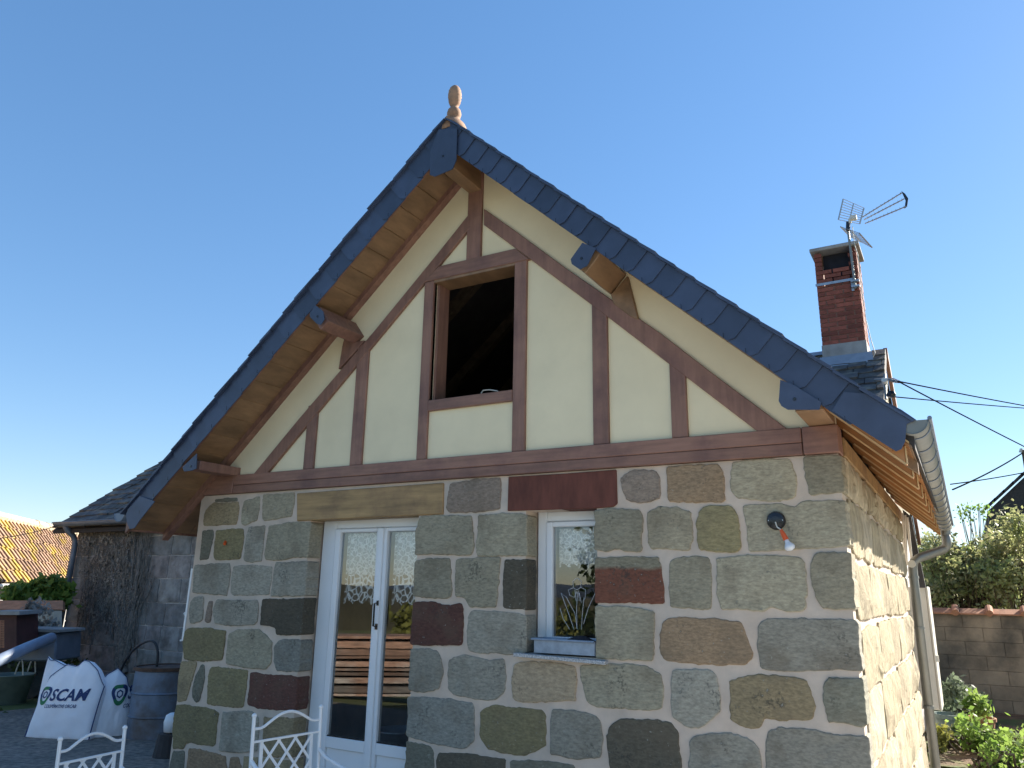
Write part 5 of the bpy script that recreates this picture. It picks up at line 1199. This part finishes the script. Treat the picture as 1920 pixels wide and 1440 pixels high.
# ---- barrel with rusty rim, black hose
bc = Vector((-5.98, 1.62, 0)); BR = .31
brl = thing('steel_barrel', bc, 'grey steel barrel with rusty rim beside the cottage corner', 'barrel')
prof = [(BR*.97, 0), (BR, .01), (BR, .215), (BR+.013, .225), (BR, .24), (BR, .455), (BR+.013, .465), (BR, .48), (BR*.97, .69), (BR*1.0, .70), (BR*1.0, .72), (BR*.94, .72), (BR*.93, .60), (.01, .60)]
build('barrel_body', MB().lathe(prof, bc, 48), 'barrel', brl, smooth=False)
build('barrel_rim', MB().lathe([(BR*.97, .695), (BR*1.045, .70), (BR*1.045, .735), (BR*.96, .735), (BR*.93, .66), (BR*.90, .66), (BR*.9, .72)], bc, 36), 'rust', brl)
hp = [W(225, 1262, y=1.9), W(235, 1240, y=1.8), W(250, 1219, y=1.7), W(270, 1205, y=1.65), W(285, 1202, y=1.6), W(293, 1210, y=1.6), W(296, 1228, y=1.6), W(294, 1250, y=1.6)]
def smooth_path(p, k=4):
    out = []
    for i in range(len(p)-1):
        p0, p1, p2, p3_ = p[max(i-1, 0)], p[i], p[i+1], p[min(i+2, len(p)-1)]
        for j in range(k):
            t_ = j/k; out.append(.5*((2*p1)+(-p0+p2)*t_+(2*p0-5*p1+4*p2-p3_)*t_*t_+(-p0+3*p1-3*p2+p3_)*t_**3))
    return out+[p[-1]]
props(build('garden_hose', MB().tube(smooth_path(hp), .014, 8), 'rubber', None, smooth=True), 'black hose arching out of the rusty-rimmed barrel', 'hose')
# ---- bucket on a low ledge
bkc = W(14, 1323, y=2.0)
lg = MB(); x0 = bkc.x
props(build('stone_ledge', MB().box((-11.6, 1.7, -.02), (-9.15, 2.5, bkc.z-.002)), 'garden_wall', None, bevel=.02), 'low dark ledge the rubber bucket stands on', 'ledge')
bk = thing('rubber_bucket', bkc, 'grey-green rubber bucket with rope handles on the low ledge', 'bucket')
bh = .40
build('bucket_body', MB().lathe([(.20, .0), (.27, bh), (.285, bh), (.285, bh+.012), (.262, bh+.012), (.195, .02), (.01, .02)], bkc, 28), 'bucket', bk, smooth=True)
for dy, dx in ((-.24, 0), (.24, .02), (-.05, .24)):
    pts = [bkc+Vector((dx-.10+.2*i/10, dy, bh+.02+.20*math.sin(math.pi*i/10))) for i in range(11)]
    build('rope_handle', MB().tube(pts, .009, 6), 'cabinet', bk)
# ---- water tank and grey pipe
tk = thing('water_tank', far(62, 1215, 13.0), 'blue-grey water tank beside the far corner of the farmhouse', 'tank')
build('tank_body', MB().prism([far(20, 1183, 13.2), far(106, 1186, 12.9), far(103, 1240, 12.9), far(22, 1240, 13.2)], (-.3, .55, 0)), 'zinc_dark', tk, bevel=.02)
build('tank_rim', MB().prism([far(17, 1178, 13.1), far(110, 1181, 12.8), far(110, 1186, 12.8), far(17, 1183, 13.1)], (-.32, .58, 0)), 'cement', tk)
props(build('drain_pipe', MB().tube([far(96, 1196, 11.6), far(45, 1217, 10.9), far(-12, 1243, 10.2)], .065, 14), 'pvc', None, smooth=True), 'grey drain pipe slanting down towards the left edge', 'pipe')
# dark planted bank behind the bags
bkx = MB(); V_ = []; rg = random.Random(3)
for i in range(15):
    for j in range(9):
        x = -14.5+i*.33; y = 2.2+j*.2; h = .72*math.sin(math.pi*min(1, (j+.5)/8))*(1-max(0, (i-9)/6.)) if i < 15 else 0
        V_.append((x, y, max(-.05, h+rg.uniform(-.05, .05)-.02)))
bkx.add(V_, [(i*9+j, (i+1)*9+j, (i+1)*9+j+1, i*9+j+1) for i in range(14) for j in range(8)])
props(build('earth_bank', bkx, 'soil', None, smooth=True), kind='structure')
cc, rr = [], []
for k in range(22): cc.append((rg.uniform(-13.5, -10), rg.uniform(2.4, 3.3), rg.uniform(.2, .62))); rr.append(.16)
V, Q = leaf_cloud(cc, rr, 1500, .06, 55); props(fast_mesh('bank_plants', V, Q, 'leaf_dark', None, 'stuff'), 'dark low plants covering the earth bank', 'plants')
V, Q = leaf_cloud([(rg.uniform(-12, -9), rg.uniform(-.5, 1.5), .01) for k in range(30)], [.35]*30, 5000, .05, 56, squash=.06); props(fast_mesh('grass', V, Q, 'leaf_dark', None, 'stuff'), 'dark grass at the left edge of the yard', 'grass')
# crumpled paper and white can at the cottage corner
pa = W(308, 1384, z=.02); V_ = []
for i in range(7):
    for j in range(4):
        V_.append((pa.x-.17+.34*i/6, pa.y-.08+.16*j/3+rg.uniform(-.01, .01), .022+.02*math.sin(i*1.3)*math.cos(j)+rg.uniform(0, .012)))
props(build('paper_scrap', MB().add(V_, [(i*4+j, (i+1)*4+j, (i+1)*4+j+1, i*4+j+1) for i in range(6) for j in range(3)]), 'white', None), 'crumpled white scrap on the ground at the foot of the barrel', 'scrap')
cc_ = W(324, 1355, y=1.0); props(build('white_jar', MB().lathe([(.03, .0), (.075, .01), (.085, .10), (.07, .16), (.035, .18)], (cc_.x, 1.0, max(.02, cc_.z-.09)), 18), 'upvc', None, smooth=True), 'white jar just behind the left corner of the cottage', 'jar')
jb = max(.02, cc_.z-.09)
props(build('upturned_pot', MB().lathe([(.15, .013), (.12, jb-.004), (.01, jb-.003)], (cc_.x, 1.0, 0), 16), 'dark_roof', None), 'dark upturned pot the white jar stands on', 'pot')
V, Q = leaf_cloud([(-5.45, 1.9, .3), (-5.3, 1.7, .2)], [.15, .12], 260, .05, 61); props(fast_mesh('weed', V, Q, 'leaf_dark', None), 'dark weed growing between the barrel and the cottage', 'plant')

# ================================================================== what the panes mirror: plank pile, shrubs, hills behind the camera
random.seed(31)
pp = thing('plank_pile', (-7.5, -6.3, ground_z(0, -6.3)), 'stack of reddish sawn planks reflected in the door panes', 'plank pile')
g0 = ground_z(0, -6.3)
pd = Vector((.80, -.60, 0)); pn_ = Vector((.60, .80, 0))
c0 = Vector((-7.4, -6.2, g0))
z = .12
row = 0
while z < 1.05:
    th = rnd(.05, .15); off = rnd(-.45, .45)
    for k in range(4):
        a = c0+pd*(-2.0+off+rnd(-.05, .05))+pn_*(.35-k*.26+rnd(-.02, .02))+Vector((0, 0, z+th/2)); b = a+pd*(3.9+rnd(-.3, .4))
        build('plank', MB().beam(a, b+Vector((0, 0, rnd(-.03, .03))), rnd(.18, .25), (th-.012)*rnd(.6, 1)), 'old_wood', pp)
    z += th
build('bearer', MB().beam(c0-pd*1.2-pn_*.6+Vector((0, 0, .06)), c0-pd*1.2+pn_*.5+Vector((0, 0, .06)), .1, .11), 'old_wood', pp)
build('bearer', MB().beam(c0+pd*1.2-pn_*.6+Vector((0, 0, .06)), c0+pd*1.2+pn_*.5+Vector((0, 0, .06)), .1, .11), 'old_wood', pp)
def bush_at(x, y, w_, h, n, m, label, seed, size=.14, nm='bush'):
    rg = random.Random(seed); c = []; r = []
    for k in range(14):
        c.append((x+rg.uniform(-w_, w_), y+rg.uniform(-w_, w_)*.6, ground_z(x, y)+h*rg.uniform(.15, .85))); r.append(h*rg.uniform(.16, .28))
    return shrub(nm, c, r, n, size, m, label, 'bush' if nm == 'bush' else 'tree', seed, stems=2)
bush_at(-12.5, -13, 2.6, 2.0, 5000, 'leaf_yellow', 'yellow-green bush mirrored in the left door pane', 101)
bush_at(-8.0, -15.5, 2.8, 2.4, 5000, 'leaf_yellow', 'yellow-green bush mirrored in the right door pane', 102)
bush_at(-3.2, -13.5, 2.4, 1.5, 5000, 'leaf_yellow', 'low sunlit bush mirrored in the small window', 103)
bush_at(-4.8, -12.8, .8, 4.6, 3500, 'leaf_dark', 'slim tree mirrored at the edge of the right door pane', 104, nm='tree')
bush_at(-17.5, -11, 3, 4, 3500, 'leaf_olive', 'olive bush behind the viewer, far left', 105)
hl = []
for k, (x0, y0, x1, y1, hh) in enumerate([(-160, -60, -60, -160, 3.4), (-80, -150, 60, -180, 4.2), (-45, -18, -22, -40, 2.3), (-24, -40, 14, -46, 1.9)]):
    mb = MB(); n = 40; vs = []
    for i in range(n+1):
        f = i/n; x = x0+(x1-x0)*f; y = y0+(y1-y0)*f; h = hh*(.75+.35*noise.noise(Vector((f*3+k*5, 0, 0)))+.12*noise.noise(Vector((f*26, k, 0))))
        dr = Vector((x, y, 0)).normalized(); vs += [(x, y, -3), (x+dr.x*(8 if k > 1 else 25), y+dr.y*(8 if k > 1 else 25), h), (x+dr.x*70, y+dr.y*70, -3)]
    mb.add(vs, [(3*i+a, 3*i+3+a, 3*i+4+a, 3*i+1+a) for i in range(n) for a in (0, 1)])
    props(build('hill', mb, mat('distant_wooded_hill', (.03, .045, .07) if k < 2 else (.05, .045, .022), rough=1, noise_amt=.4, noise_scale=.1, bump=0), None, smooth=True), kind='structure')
print('objects', len(bpy.data.objects), 'tris', sum(len(o.data.polygons) for o in bpy.data.objects if o.type == 'MESH'))
